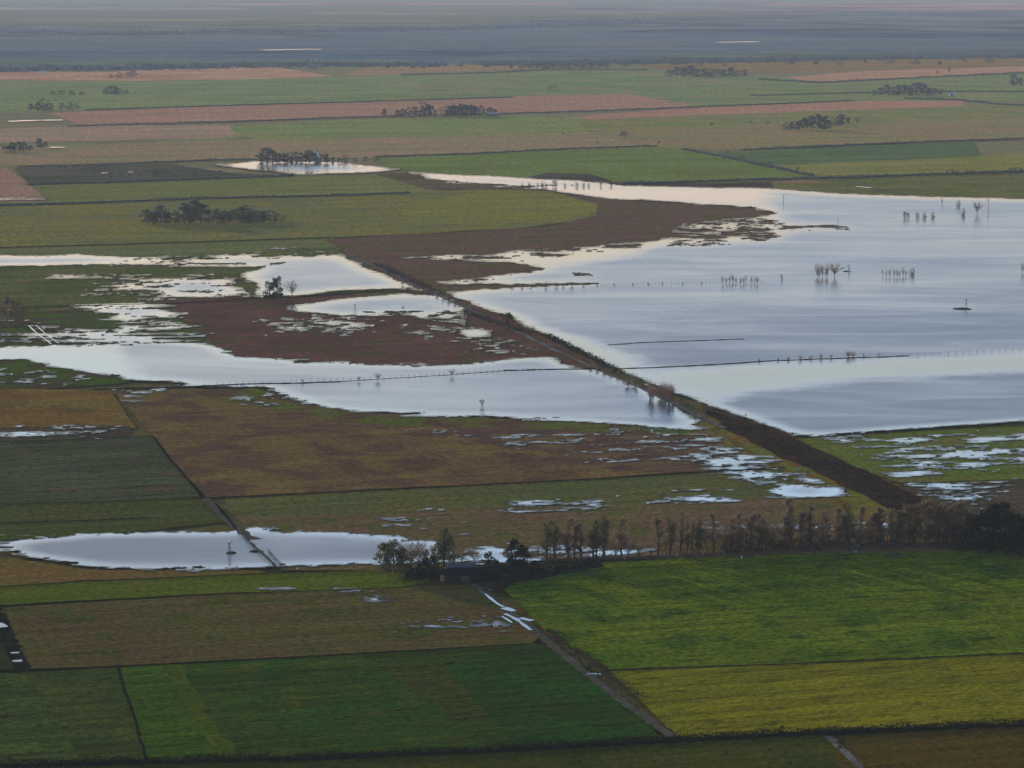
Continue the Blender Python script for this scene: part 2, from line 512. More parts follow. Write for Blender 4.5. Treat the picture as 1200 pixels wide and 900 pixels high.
field('ploughed_field', 'maroon brown ploughed island inside the flood', [(190, 352), (300, 345), (420, 345), (540, 350), (640, 395), (720, 440), (600, 440), (400, 440), (280, 430)], (85, 66, 64), (76, 62, 59), contrast=.35, third=(70, 66, 56), thr3=.6)
field('stubble_field', 'rust-brown stubble field at the frame edge', [(-60, 458), (0, 455), (130, 458), (160, 502), (-60, 508)], (94, 80, 54), (90, 72, 52), third=(78, 66, 52))
field('dark_crop_field', 'dull grey-green field beside the brown stubble', [(-60, 515), (155, 510), (180, 510), (235, 582), (100, 588), (-60, 592)], (64, 68, 56), (60, 64, 52), third=(70, 64, 58))
field('pasture', 'short green strip above the near pond', [(-60, 590), (100, 587), (240, 582), (262, 612), (170, 622), (-60, 638)], (60, 67, 45), (64, 65, 46))
field('ploughed_field', 'muddy strip with white meltwater lines beside the stubble field', [(-60, 502), (150, 499), (156, 512), (-60, 518)], (70, 64, 58), (62, 58, 54))
field('stubble_field', 'large brown stubble field below the flood', [(130, 455), (210, 452), (320, 470), (430, 488), (560, 492), (640, 495), (820, 500), (920, 545), (700, 560), (420, 574), (262, 582), (240, 584), (180, 512)], (90, 76, 55), (84, 69, 56), thr=.5, third=(76, 62, 56), thr3=.53)
field('meadow', 'soaked green fringe along the flood edge', [(200, 458), (300, 455), (330, 466), (430, 484), (560, 490), (640, 492), (760, 492), (820, 506), (800, 512), (640, 504), (520, 500), (400, 496), (300, 476)], (72, 80, 48), (80, 74, 54), jit=4, third=(76, 62, 56), thr3=.5)
field('ploughed_field', 'purplish brown wet field patch by the corner of the flood', [(520, 500), (700, 505), (820, 512), (910, 545), (860, 552), (720, 552), (640, 530), (560, 520)], (80, 66, 60), (88, 74, 58), jit=4, third=(74, 60, 58), thr3=.5)
field('pasture', 'dull green strip across the middle behind the tree row', [(262, 583), (420, 575), (700, 561), (925, 546), (1000, 575), (860, 588), (600, 596), (300, 608), (270, 602)], (70, 74, 52), (76, 74, 52))
field('stubble_field', 'brown weedy field right behind the tree row', [(275, 604), (300, 607), (600, 595), (860, 587), (1000, 574), (1090, 612), (1150, 650), (900, 655), (640, 662), (440, 668), (330, 668)], (82, 73, 54), (86, 70, 60), third=(70, 71, 48), thr3=.58)
field('grass_bank', 'grassy strip beside the dark bramble dike', [(800, 474), (840, 488), (880, 508), (960, 545), (1060, 590), (1100, 640), (1040, 640), (980, 590), (900, 545), (850, 520), (815, 500)], (82, 84, 48), (92, 78, 52), jit=2, third=(96, 68, 48))
field('wet_meadow', 'green half-drowned meadow beside the dike', [(930, 513), (1100, 503), (1260, 493), (1260, 562), (1060, 568), (1010, 550)], (76, 86, 50), (84, 82, 54))
field('ploughed_field', 'blackish wet field behind the dark end of the tree row', [(1050, 570), (1260, 560), (1260, 650), (1120, 650)], (70, 62, 56), (62, 58, 52))
field('bramble_ground', 'dark maroon scrub ground along the dike', [(822, 479), (880, 494), (930, 514), (1000, 546), (1060, 572), (1110, 598), (1160, 634), (1120, 628), (1052, 600), (988, 570), (914, 534), (850, 503)], (48, 44, 42), (58, 49, 44), jit=3, contrast=.45, patch=26, rowturn=.9, rows=.3)
field('rusty_strip', 'rusty brown strip between the grass bank and the bramble belt', [(835, 500), (900, 536), (960, 570), (1010, 598), (990, 592), (930, 562), (870, 528)], (78, 67, 47), (78, 72, 47), jit=5)
field('farmyard', 'muddy farmyard darkened in colour for the shade of the farm trees', [(478, 672), (520, 664), (600, 660), (660, 655), (790, 655), (700, 668), (650, 688), (600, 695), (540, 690), (480, 690)], (48, 46, 42), (58, 52, 44), jit=3)  # mud colour darkened for the tree shade over the yard
# near: foreground cloud shade is part of these colours --------------------------------------------------------------------
field('stubble_field', 'narrow brown strip under the near pond', [(-60, 640), (20, 655), (110, 668), (300, 668), (320, 672), (100, 680), (-60, 690)], (88, 72, 50), (80, 72, 46))
field('pasture', 'bright green strip below the near pond', [(-60, 689), (100, 681), (320, 671), (440, 668), (520, 676), (470, 688), (240, 696), (-60, 712)], (66, 75, 36), (70, 74, 40))
field('stubble_field', 'big dull brown field with scattered puddles', [(5, 712), (240, 697), (470, 688), (560, 685), (635, 745), (620, 755), (280, 773), (30, 785)], (69, 66, 45), (72, 61, 47), third=(60, 63, 40), thr3=.6)
field('ploughed_field', 'dark wedge at the frame edge beside the wet track', [(-60, 720), (0, 715), (30, 785), (-60, 790)], (50, 50, 42), (44, 46, 38))
field('crop_field', 'large lush green crop field in front of the tree row', [(590, 690), (640, 662), (900, 650), (1260, 642), (1260, 764), (1000, 775), (740, 783), (715, 784), (640, 740)], (62, 78, 33), (73, 83, 35), bump=1.1, contrast=.5, thr=.45, third=(54, 70, 32), thr3=.6)
field('crop_field', 'yellow-green crop field above the bottom hedgerow', [(715, 786), (740, 784), (1000, 776), (1260, 764), (1260, 850), (960, 860), (800, 864), (780, 850)], (92, 87, 28), (84, 84, 29), bump=.7, contrast=.32)
field('crop_field', 'weedy dark corner plot at the frame edge', [(-60, 792), (30, 788), (100, 892), (-60, 902)], (50, 60, 38), (56, 64, 40), contrast=.5)
field('crop_field', 'dull green plot left of the thin dark ditch', [(28, 788), (138, 781), (172, 892), (98, 896), (70, 850)], (50, 58, 38), (56, 62, 38))
field('crop_field', 'fresh light green plot with a straw-coloured border', [(138, 782), (212, 778), (275, 890), (172, 895)], (52, 68, 28), (48, 62, 28))
field('crop_field', 'long deep green plot in the bottom row of crops', [(210, 778), (430, 766), (590, 884), (420, 889), (272, 892)], (42, 60, 31), (47, 58, 32), third=(54, 61, 34), thr3=.58)
field('crop_field', 'olive weedy plot between two deep green plots', [(425, 767), (620, 754), (660, 758), (520, 778), (590, 845), (610, 880), (585, 884)], (52, 57, 34), (46, 56, 30), jit=3)
field('crop_field', 'vivid green plot narrowing towards the muddy track', [(520, 780), (580, 762), (660, 758), (720, 810), (772, 862), (610, 880), (575, 840)], (38, 60, 28), (42, 54, 28), jit=2)
field('pasture', 'dark green pasture in front of the bottom hedgerow', [(-60, 902), (370, 891), (780, 868), (970, 860), (1020, 910), (1020, 960), (-60, 960)], (57, 57, 28), (48, 54, 27))
field('stubble_field', 'brown corner field in front of the bottom hedgerow', [(975, 862), (1260, 848), (1260, 960), (1030, 960)], (64, 54, 34), (60, 54, 30))
field('border_strip', 'straw-coloured weedy strip between two green plots', [(198, 782), (214, 780), (236, 822), (280, 890), (262, 890), (222, 836)], (60, 68, 33), (52, 62, 29), jit=5)

# ------------------------------------------------------------------ water: ragged shorelines from a signed distance plus noise
X0, X1, Y0, Y1, STEP = -300.0, 1500.0, 186.0, 905.0, 1.0
gx = np.arange(X0, X1 + .1, STEP * 1.25)
gy = np.arange(Y0, Y1 + .1, STEP * 0.75)
PX, PY = np.meshgrid(gx, gy)
fld = np.full(PX.shape, -50.0)
wid = np.zeros(PX.shape, np.int32)
VS = 3.5

def sdf(pts, X, Y):
    p = np.array(pts, float)
    p[:, 1] *= VS
    Y = Y * VS
    d = np.full(X.shape, 1e9)
    ins = np.zeros(X.shape, bool)
    n = len(p)
    for i in range(n):
        a, b = p[i], p[(i + 1) % n]
        e = b - a
        wx, wy = X - a[0], Y - a[1]
        t = np.clip((wx * e[0] + wy * e[1]) / max(1e-9, e @ e), 0, 1)
        d = np.minimum(d, (wx - e[0] * t) ** 2 + (wy - e[1] * t) ** 2)
        c = ((a[1] <= Y) & (b[1] > Y)) | ((b[1] <= Y) & (a[1] > Y))
        if e[1] != 0:
            ins ^= c & (X < a[0] + (Y - a[1]) / e[1] * e[0])
    d = np.sqrt(d)
    return np.where(ins, d, -d)

def region(pts, pad):
    xs, ys = [p[0] for p in pts], [p[1] for p in pts]
    i0, i1 = np.searchsorted(gx, [min(xs) - pad, max(xs) + pad])
    j0, j1 = np.searchsorted(gy, [min(ys) - pad / VS, max(ys) + pad / VS])
    return slice(j0, j1), slice(i0, i1)

def ragged(X, Y, sx, sy, seed):
    return fbm(X / sx + Y / (sy * 9), Y / sy + X * 0.002, seed, 4, .6) + .42 * fbm(X / 7.5 + Y * .21, Y / 1.9, seed + 77, 3, .7)

def wet(pts, ident, amp=14.0, sx=34.0, sy=4.0, seed=1):
    pts = widen(pts, -340, 1540)
    s = region(pts, 70)
    X, Y = PX[s], PY[s]
    v = sdf(pts, X, Y) + amp * ragged(X, Y, sx, sy, seed)
    w = v > fld[s]
    fld[s] = np.where(w, v, fld[s])
    wid[s] = np.where(w & (v > -3), ident, wid[s])

def dry(pts, amp=14.0, sx=34.0, sy=4.0, seed=2):
    pts = widen(pts, -340, 1540)
    s = region(pts, 70)
    X, Y = PX[s], PY[s]
    v = sdf(pts, X, Y) + amp * ragged(X, Y, sx, sy, seed)
    fld[s] = np.minimum(fld[s], -v)

def pools(pts, ident, cover, sx=30.0, sy=3.2, seed=3, soft=25.0, shear=0.0, gain=26.0):
    """many puddles: noise above a threshold inside a soft-edged zone"""
    pts = widen(pts, -340, 1540)
    s = region(pts, 20)
    X, Y = PX[s], PY[s]
    zone = np.clip(sdf(pts, X, Y) / soft, -1, 1)
    nz = ragged(X - (Y - 500) * shear, Y, sx, sy, seed)
    v = (nz - (0.55 - cover)) * gain - (1 - zone) * gain * .5
    v = np.where(zone > -.2, v, -50)
    w = v > fld[s]
    fld[s] = np.where(w, v, fld[s])
    wid[s] = np.where(w & (v > -3), ident, wid[s])

def isles(pts, cover, sx=30.0, sy=3.2, seed=3, soft=20.0, shear=0.0, gain=26.0):
    """streaks of land breaking the water inside a soft-edged zone"""
    pts = widen(pts, -340, 1540)
    s = region(pts, 20)
    X, Y = PX[s], PY[s]
    zone = np.clip(sdf(pts, X, Y) / soft, -1, 1)
    nz = ragged(X - (Y - 270) * shear, Y, sx, sy, seed)
    v = (nz - (0.55 - cover)) * gain - (1 - zone) * gain * .5
    fld[s] = np.minimum(fld[s], -v)

LAKE, SIDE, POND, FARP, PUD = 1, 2, 3, 4, 5
# the main lake
wet([(615, 222), (640, 219), (720, 218), (800, 220), (870, 221), (960, 226), (1060, 231), (1330, 236), (1330, 490), (1200, 496), (1100, 503), (990, 510), (930, 513), (880, 494), (820, 474), (735, 440), (640, 395), (540, 352), (480, 340), (440, 300), (560, 270), (690, 250), (720, 236)], LAKE, amp=5)
dry([(360, 283), (440, 276), (560, 271), (640, 266), (700, 252), (690, 241), (640, 229), (700, 235), (800, 239), (880, 244), (905, 251), (870, 257), (800, 264), (790, 272), (770, 283), (700, 289), (620, 294), (560, 299), (520, 299), (470, 304), (540, 307), (610, 312), (640, 317), (600, 322), (560, 327), (510, 331), (470, 330)], amp=10, sx=40, sy=5, seed=5)
dry([(470, 330), (500, 328), (520, 335), (600, 335), (640, 334), (700, 334), (640, 337), (560, 341), (520, 344), (490, 340)], amp=6, sx=14, sy=3, seed=6)
# drowned headland rows in the lake
isles([(760, 266), (830, 262), (900, 258), (990, 262), (1000, 268), (900, 288), (780, 290), (740, 286)], .5, sx=34, sy=2.3, seed=9, shear=3.5)
isles([(700, 262), (860, 256), (880, 262), (740, 284), (640, 300), (620, 292)], .64, sx=44, sy=2.6, seed=10)
isles([(500, 304), (600, 304), (650, 320), (560, 332), (470, 330)], .66, sx=60, sy=4, seed=11)
dry([(430, 277), (470, 222), (640, 224), (715, 235), (722, 250), (650, 272)], amp=4, seed=8)
dry([(672, 322.5), (690, 322), (692, 324), (676, 324.5)], amp=7, sx=12, sy=2, seed=4)
isles([(-60, 400), (120, 402), (250, 398), (262, 412), (150, 418), (-60, 414)], .56, sx=60, sy=2.2, seed=47, soft=10)
isles([(330, 360), (470, 352), (540, 362), (540, 376), (400, 370)], .34, sx=40, sy=2.0, seed=49, soft=8)
isles([(300, 345), (360, 326), (440, 320), (470, 340), (380, 350)], .28, sx=40, sy=2.0, seed=51, soft=8)
isles([(560, 296), (760, 284), (760, 292), (640, 306)], .36, sx=46, sy=2.0, seed=53, soft=10)
isles([(210, 452), (350, 458), (340, 468), (240, 466)], .45, sx=40, sy=2.4, seed=54, soft=10)
isles([(66, 412), (84, 430), (100, 440), (88, 442), (60, 416)], .8, sx=14, sy=4, seed=48)
# pink shallows and far pond
wet([(252, 194), (300, 190), (400, 191), (470, 199), (440, 203), (360, 206), (300, 201)], FARP, amp=6)
wet([(478, 203), (540, 206), (620, 210), (712, 215), (700, 219), (620, 219), (540, 214), (500, 210)], FARP, amp=8, sy=2.4)
pools([(470, 205), (520, 203), (640, 224), (600, 222), (500, 214)], FARP, .5, sy=2.4, seed=31)
wet([(-60, 233), (30, 233), (54, 235), (-60, 238)], FARP, amp=6, sy=2.2)
pools([(60, 198), (240, 198), (230, 206), (120, 210)], FARP, .3, sx=14, sy=2.2, seed=33)
# bright ponds on the drowned meadow
wet([(-60, 301), (100, 300), (160, 304), (130, 312), (-60, 315)], SIDE, amp=9)
pools([(130, 302), (390, 290), (420, 312), (260, 318), (140, 312)], SIDE, .72, sx=46, sy=3, seed=12)
pools([(40, 318), (260, 316), (330, 345), (200, 356), (90, 354)], SIDE, .5, sx=60, sy=3, seed=13)
pools([(170, 336), (290, 332), (310, 350), (190, 352)], SIDE, .8, sx=50, sy=3, seed=17)
wet([(280, 322), (340, 308), (400, 300), (425, 312), (478, 336), (470, 343), (350, 350), (300, 348), (302, 338)], SIDE, amp=8)
dry([(285, 330), (300, 346), (294, 347), (274, 330)], amp=3)
wet([(335, 361), (400, 352), (470, 345), (535, 350), (548, 366), (556, 384), (520, 380), (480, 373), (400, 371), (345, 368)], SIDE, amp=7)
dry([(330, 352), (400, 342), (460, 340), (480, 342), (460, 347), (390, 352), (340, 357)], amp=5)
# plots of standing water at the frame edge
pools([(86, 360), (205, 356), (222, 376), (130, 380)], SIDE, .86, sx=60, sy=3.2, seed=14)
pools([(120, 376), (230, 374), (240, 396), (130, 396)], SIDE, .5, sx=40, sy=2.2, seed=46)
pools([(-60, 386), (80, 386), (250, 392), (240, 408), (-60, 408)], SIDE, .66, sx=80, sy=2.0, seed=15)
pools([(-60, 374), (60, 374), (80, 386), (-60, 388)], SIDE, .44, sx=36, sy=2.0, seed=45)
wet([(-60, 407), (60, 408), (240, 402), (270, 418), (330, 424), (420, 429), (530, 429), (600, 423), (650, 420), (664, 430), (720, 436), (770, 462), (806, 484), (822, 507), (720, 499), (640, 494), (560, 492), (480, 489), (420, 486), (340, 470), (310, 456), (215, 456), (130, 443), (80, 436), (30, 424), (-60, 432)], SIDE, amp=17, sx=44, sy=3.4, seed=16)
dry([(-60, 436), (20, 426), (70, 438), (130, 446), (230, 452), (120, 458), (-60, 462)], amp=8, sx=24)
pools([(-30, 428), (110, 436), (120, 456), (-30, 456)], PUD, .34, sx=22, sy=3, seed=18)
pools([(250, 458), (340, 464), (330, 478), (260, 476)], PUD, .45, sx=26, sy=2.6, seed=19)
pools([(120, 455), (210, 455), (180, 470), (150, 482)], PUD, .5, sx=20, sy=2.6, seed=20)
# the maroon island's own pools
pools([(290, 372), (440, 366), (450, 395), (310, 395)], PUD, .5, sx=14, sy=2.0, seed=22)
pools([(430, 372), (560, 384), (640, 405), (660, 425), (560, 420), (460, 395)], PUD, .3, sx=14, sy=2.0, seed=23)
isles([(420, 360), (560, 362), (570, 384), (520, 386), (430, 374)], .34, sx=16, sy=2.4, seed=24)
wet([(538, 388), (575, 387), (572, 396), (548, 398)], PUD, amp=9, sx=16, sy=3)
wet([(610, 423), (648, 419), (662, 430), (600, 432)], SIDE, amp=8, sx=16)
# near pond
wet([(10, 641), (60, 633), (170, 626), (270, 628), (300, 622), (380, 628), (440, 631), (520, 640), (520, 655), (470, 664), (330, 666), (210, 671), (110, 668), (40, 656)], POND, amp=20, sx=30, sy=3.2)
pools([(-60, 632), (60, 630), (60, 656), (-60, 656)], POND, .5, sx=40, sy=3, seed=23)
pools([(400, 640), (560, 640), (780, 640), (780, 655), (560, 668), (420, 668)], PUD, .62, sx=30, sy=4, seed=24)
pools([(800, 614), (1200, 610), (1200, 626), (800, 632)], PUD, .42, sx=26, sy=3, seed=37)
# scattered pools
pools([(420, 500), (800, 500), (860, 545), (700, 550), (560, 530)], PUD, .24, sx=34, sy=3, seed=25)
pools([(790, 500), (840, 510), (1000, 575), (990, 588), (900, 588), (800, 540)], PUD, .60, sx=30, sy=2.2, seed=26, shear=2.0)
pools([(760, 575), (860, 575), (870, 592), (760, 592)], PUD, .6, sx=44, sy=3, seed=27)
wet([(900, 578), (990, 574), (990, 583), (920, 586)], PUD, amp=9, sx=34, sy=3)
pools([(560, 585), (740, 580), (720, 604), (580, 610)], PUD, .34, sx=30, sy=3, seed=28)
pools([(420, 590), (600, 600), (560, 640), (420, 620)], PUD, .18, sx=30, sy=3, seed=29)
pools([(930, 512), (1260, 496), (1260, 552), (1060, 562), (1000, 540)], LAKE, .47, sx=40, sy=2.8, seed=30, shear=.7)
wet([(1032, 557), (1090, 554), (1104, 558), (1050, 563)], PUD, amp=4)
pools([(1050, 566), (1200, 562), (1160, 600), (1080, 590)], PUD, .5, sx=30, sy=2.0, seed=32, shear=1.0)
pools([(380, 690), (470, 695), (480, 712), (400, 712)], PUD, .36, sx=26, sy=3, seed=34)
pools([(440, 728), (600, 720), (610, 745), (460, 748)], PUD, .36, sx=26, sy=3, seed=35)
pools([(-30, 500), (150, 500), (150, 516), (-30, 518)], PUD, .56, sx=30, sy=2.6, seed=36)
pools([(280, 692), (420, 690), (420, 696), (280, 697)], PUD, .62, sx=44, sy=2.5, seed=38)
pools([(620, 668), (690, 664), (700, 680), (620, 680)], PUD, .44, sx=26, sy=3, seed=40)
pools([(840, 652), (980, 650), (1060, 648), (1060, 655), (840, 660)], PUD, .5, sx=30, sy=2.6, seed=41)

# embankment of the long dike stays dry
DIKE = [(478, 203), (500, 212), (440, 296)]
DIKE2 = [(395, 288), (440, 310), (490, 333), (532, 352), (560, 366), (600, 384), (640, 402), (690, 428), (740, 448), (768, 462), (806, 480), (850, 500), (910, 530), (980, 562), (1040, 588), (1110, 620)]
for i in range(len(DIKE2) - 1):
    a, b = DIKE2[i], DIKE2[i + 1]
    w = 2.0 + i * .4 if i < 10 else 3.2 + i * .8
    if 8 <= i <= 9:
        w = 2.2
    dry([(a[0] - w, a[1] + w * .2), (a[0] + w, a[1] - w * .2), (b[0] + w, b[1] - w * .2), (b[0] - w, b[1] + w * .2)], amp=4, sx=12, sy=3, seed=50 + i)
dry([(545, 362), (600, 372), (615, 388), (650, 400), (700, 428), (690, 436), (640, 416), (590, 392), (548, 384)], amp=6, sx=16, seed=52)

inside = fld > 0
# ripple (wind) from distance to the shore, in pixels, approximated by repeated blur of the mask
def blur(a, n, wx, wy):
    for _ in range(n):
        c = np.cumsum(np.pad(a, ((0, 0), (wx + 1, wx)), mode='edge'), axis=1)
        a = (c[:, 2 * wx + 1:] - c[:, :-(2 * wx + 1)]) / (2 * wx + 1)
        c = np.cumsum(np.pad(a, ((wy + 1, wy), (0, 0)), mode='edge'), axis=0)
        a = (c[2 * wy + 1:, :] - c[:-(2 * wy + 1), :]) / (2 * wy + 1)
    return a
nearb = np.clip((PY - 540) / 40, 0, 1)
openw = blur(inside.astype(float), 2, 17, 6) * (1 - nearb) + blur(inside.astype(float), 2, 20, 8) * nearb
wind = np.clip((openw - 0.62) / 0.34, 0, 1)
for zone in ([(740, 440), (1000, 424), (1240, 415), (1240, 434), (1010, 446), (880, 462), (840, 474)], [(640, 219), (900, 222), (900, 242), (700, 236)],
             [(-60, 405), (120, 405), (160, 440), (-60, 440)], [(560, 300), (760, 285), (740, 300), (600, 318)], [(600, 380), (680, 400), (760, 432), (700, 432)]):
    sz = region(zone, 60)
    wind[sz] *= 1 - np.clip(sdf(zone, PX[sz], PY[sz]) / 40 + .5 + .35 * ragged(PX[sz], PY[sz], 90, 8, 61), 0, 1)
sm = lambda a: np.clip(a, 0, 1) ** 2 * (3 - 2 * np.clip(a, 0, 1))
open_part = np.maximum(sm((PX - 640) / 260) * sm((PY - 345) / 40), sm((PY - 560) / 40))
wind = wind * (.70 + .24 * open_part - .12 * sm((640 - PX) / 120) * sm((PY - 395) / 30) + .12 * fbm(PX / 160, PY / 26, 91, 3))
wind = np.clip(wind + .25 * nearb * wind, 0, 1)
shallow = 1 - np.clip((blur(inside.astype(float), 2, 8, 3) - 0.5) / 0.5, 0, 1)

WATER = water_mat()
ZW = ZB + 0.03
def water_object(name, label, ident, fld=fld, inside=inside, mat=None, ZW=ZB + 0.03):
    c00, c10, c11, c01 = inside[:-1, :-1], inside[:-1, 1:], inside[1:, 1:], inside[1:, :-1]
    cell = np.maximum(np.maximum(wid[:-1, :-1], wid[:-1, 1:]), np.maximum(wid[1:, 1:], wid[1:, :-1]))
    mine = cell == ident if ident else cell >= 0
    cnt = c00.astype(int) + c10 + c11 + c01
    full = np.argwhere(mine & (cnt == 4))
    part = np.argwhere(mine & (cnt > 0) & (cnt < 4))
    idx = np.full(fld.shape, -1, np.int64)
    j, i = full[:, 0], full[:, 1]
    used = np.zeros(fld.shape, bool)
    for dj, di in ((0, 0), (0, 1), (1, 1), (1, 0)):
        used[j + dj, i + di] = True
    n = int(used.sum())
    idx[used] = np.arange(n)
    vx, vy = Gn(PX[used], PY[used])
    verts = list(zip(vx.tolist(), vy.tolist(), [ZW] * n))
    aw, ash = wind[used].tolist(), shallow[used].tolist()
    faces = np.stack([idx[j + 1, i], idx[j + 1, i + 1], idx[j, i + 1], idx[j, i]], axis=1).tolist()
    for (a, b) in part.tolist():
        ring = [(a + 1, b), (a + 1, b + 1), (a, b + 1), (a, b)]
        pts = []
        for k in range(4):
            p, q = ring[k], ring[(k + 1) % 4]
            fp, fq = fld[p], fld[q]
            if fp > 0:
                pts.append((PX[p], PY[p]))
            if (fp > 0) != (fq > 0):
                t = fp / (fp - fq)
                pts.append((PX[p] + (PX[q] - PX[p]) * t, PY[p] + (PY[q] - PY[p]) * t))
        if len(pts) < 3:
            continue
        m = len(verts)
        for (u, v) in pts:
            x, y = Gn(u, v)
            verts.append((float(x), float(y), ZW))
            aw.append(float(wind[a, b]))
            ash.append(1.0)
        faces.append(list(range(m, m + len(pts))))
    if not faces:
        return
    me = bpy.data.meshes.new(name)
    me.from_pydata(verts, [], faces)
    for nm, dat in (('wind', aw), ('shallow', ash)):
        at = me.attributes.new(nm, 'FLOAT', 'POINT')
        at.data.foreach_set('value', dat)
    me.materials.append(mat or WATER)
    me.update()
    tag(link(name, me), label, 'water' if not mat else 'mud', kind='structure')
water_object('lake_water', 'wide grey-blue flood lake with drowned trees standing in it', LAKE)
water_object('flood_water', 'pale flood water around the maroon ploughed island', SIDE)
water_object('pond_water', 'bright near pond with the little windpump standing in it', POND)
water_object('shallow_water', 'far silver pond and pinkish shallows beyond the big pasture', FARP)
mudf = fld + .6 + 5.0 * fbm(PX / 16, PY / 2.4, 71, 4, .65)
water_object('wet_mud', 'dark wet mud round the edges of flood and puddles', 0, mudf, (mudf > 0) & (fld < 2.5), field_mat('wet_mud', (0.085, .074, .05), (0.10, .088, .055), patch=20, fine=2.5, contrast=.4), ZB + .015)
water_object('puddle_water', 'scattered white puddles lying on the soaked fields', PUD)

# ------------------------------------------------------------------ tracks, ditches
def strip(name, label, pts, w, mat, z=ZB + .05, jit=.8, cat='track', wfun=None):
    """a ribbon w metres wide along the pixel polyline"""
    arr = outline(run_on(pts), 6, jit, seed=len(label), closed=False)
    P = [G(a, b, z) for a, b in arr]
    v, f = [], []
    for i, p in enumerate(P):
        d = (P[min(i + 1, len(P) - 1)] - P[max(i - 1, 0)]).normalized()
        s = Vector((-d.y, d.x, 0))
        ww = w * (1 + .35 * math.sin(i * 1.7 + len(label)) * (.5 + .5 * math.sin(i * .37)))
        v += [tuple(p + s * ww * .5), tuple(p - s * ww * .5)]
        if i:
            k = 2 * i
            f.append((k - 2, k, k + 1, k - 1))
    me = bpy.data.meshes.new(name)
    me.from_pydata(v, [], f)
    me.materials.append(mat)
    me.update()
    return tag(link(name, me), label, cat, kind='structure')

M_MUD = field_mat('mud', (0.095, .08, .052), (0.12, .10, .062), patch=8, fine=1.2, contrast=.45)
M_DITCH = field_mat('ditch', (0.012, .012, .008), (0.024, .022, .014), patch=10, fine=1.5, contrast=.4)
M_GRAVEL = field_mat('gravel', (0.13, .11, .085), (0.19, .165, .13), patch=10, fine=1.2, contrast=.4)
def ditch(label, pts, w=1.6, z=ZB + .045):
    return strip('ditch', label, pts, w, M_DITCH, z, .7, 'ditch')

strip('muddy_track', 'muddy farm track running down from the farmstead', [(553, 684), (590, 710), (630, 742), (680, 783), (730, 822), (790, 864)], 3.0, M_MUD)
strip('muddy_track', 'short muddy track past the bottom hedgerow', [(968, 862), (990, 880), (1014, 905), (1040, 935)], 2.2, M_GRAVEL)
strip('dike_track', 'pale track along the crown of the long dike', [(400, 296), (440, 312), (490, 336), (540, 358), (600, 386), (650, 410), (700, 433), (742, 450), (800, 478), (850, 502)], 3.2, M_GRAVEL, ZB + .06)
strip('muddy_track', 'dark wet track at the frame edge', [(-8, 712), (8, 745), (26, 783)], 4.5, M_DITCH)
strip('muddy_track', 'earth track leading down into the near pond', [(240, 584), (262, 606), (290, 628), (300, 632)], 3.5, M_MUD)
strip('muddy_track', 'pale track reaching the lake beyond the shore meadow', [(1000, 214), (1030, 222), (1070, 229), (1095, 234)], 5, M_GRAVEL)
ditch('dark ditch between the brown field and the bottom crops', [(-20, 786), (130, 781), (280, 773), (450, 764), (620, 754)], 1.0)
ditch('thin crooked ditch between two green plots', [(138, 782), (146, 808), (156, 838), (172, 892)], .7)
ditch('ditch line across the brown stubble field', [(240, 584), (420, 575), (560, 568), (700, 561), (920, 547)], 2.0)
ditch('dark line under the near pond', [(-40, 690), (100, 681), (320, 671), (420, 668)], 1.1)
ditch('ditch between the green and yellow crop fields', [(715, 785), (900, 779), (1040, 772), (1220, 764)], 1.1)
ditch('dark edge between green strip and brown field', [(-20, 711), (240, 697), (470, 688)], .8)
ditch('ditch through the middle of the pond track', [(252, 590), (280, 622), (300, 642), (326, 666)], 1.1, ZB + .07)
ditch('drowned ditch bank at the near lake shore', [(905, 514), (990, 510), (1100, 503), (1230, 496)], 2.0, ZB + .07)
ditch('drowned field bank across the lake', [(700, 433), (760, 431), (840, 427), (900, 423), (980, 420), (1066, 417)], 3.6, ZB + .07)
ditch('dark strip across the lake near the dike', [(712, 404), (760, 401), (820, 399), (872, 397)], 3.0, ZB + .07)
ditch('field bank along the flooded plots', [(110, 456), (200, 454), (280, 450), (350, 449), (400, 447)], 4, ZB + .07)
ditch('thin bank line carrying on through the flood', [(400, 447), (480, 442), (560, 437), (600, 434)], 1.6, ZB + .07)
ditch('flooded ditch below the maroon island', [(590, 434), (640, 433), (700, 432)], 4, ZB + .07)
ditch('dark ditch across the streaked meadow', [(-40, 362), (100, 358), (200, 355), (300, 350), (480, 341)], 3.5)
ditch('dark line over the green strip', [(-40, 291), (200, 284), (390, 278)], 5)
ditch('dark edge of the stubble strip at the frame edge', [(-40, 519), (80, 515), (156, 511)], 1.4)
ditch('dark edge above the green strip by the near pond', [(-40, 592), (100, 588), (240, 583)], 1.6)
ditch('line through the green strip by the near pond', [(-40, 614), (90, 610), (180, 606)], 1.6)
ditch('ditch between stubble and grey-green field', [(178, 510), (205, 545), (240, 584)], 1.1)
ditch('dark line inside the wet meadow beside the dike', [(1010, 566), (1100, 565), (1220, 561)], 1.4)

# puddled wheel ruts
PUDM = WATER
def rut(label, pts, w, z=ZB + .075):
    o = strip('puddle_water', label, pts, w, PUDM, z, .5, 'water')
    return o
rut('long puddle in the upper wheel rut of the farm track', [(556, 688), (570, 697), (584, 708), (590, 711)], 1.0)
rut('short bright puddle at the head of the farm track', [(566, 686), (576, 692)], 1.2)
rut('puddle filling the crossing of the farm track', [(590, 712), (602, 716)], 2.6)
rut('long puddle in the lower wheel rut of the farm track', [(592, 719), (606, 726), (622, 738)], 1.3)
rut('thin puddle beside the farm track crossing', [(588, 722), (600, 730)], .8)
rut('white oblong puddle beside the farm track', [(610, 724), (624, 727)], 2.4)
rut('small white puddle half way down the farm track', [(688, 789), (704, 789.5)], 1.4)
rut('puddle on the dark track at the frame edge, upper of two', [(-2, 730), (5, 735)], 2.4)
rut('puddle on the dark track at the frame edge, middle', [(12, 765), (22, 764.5)], 1.5)
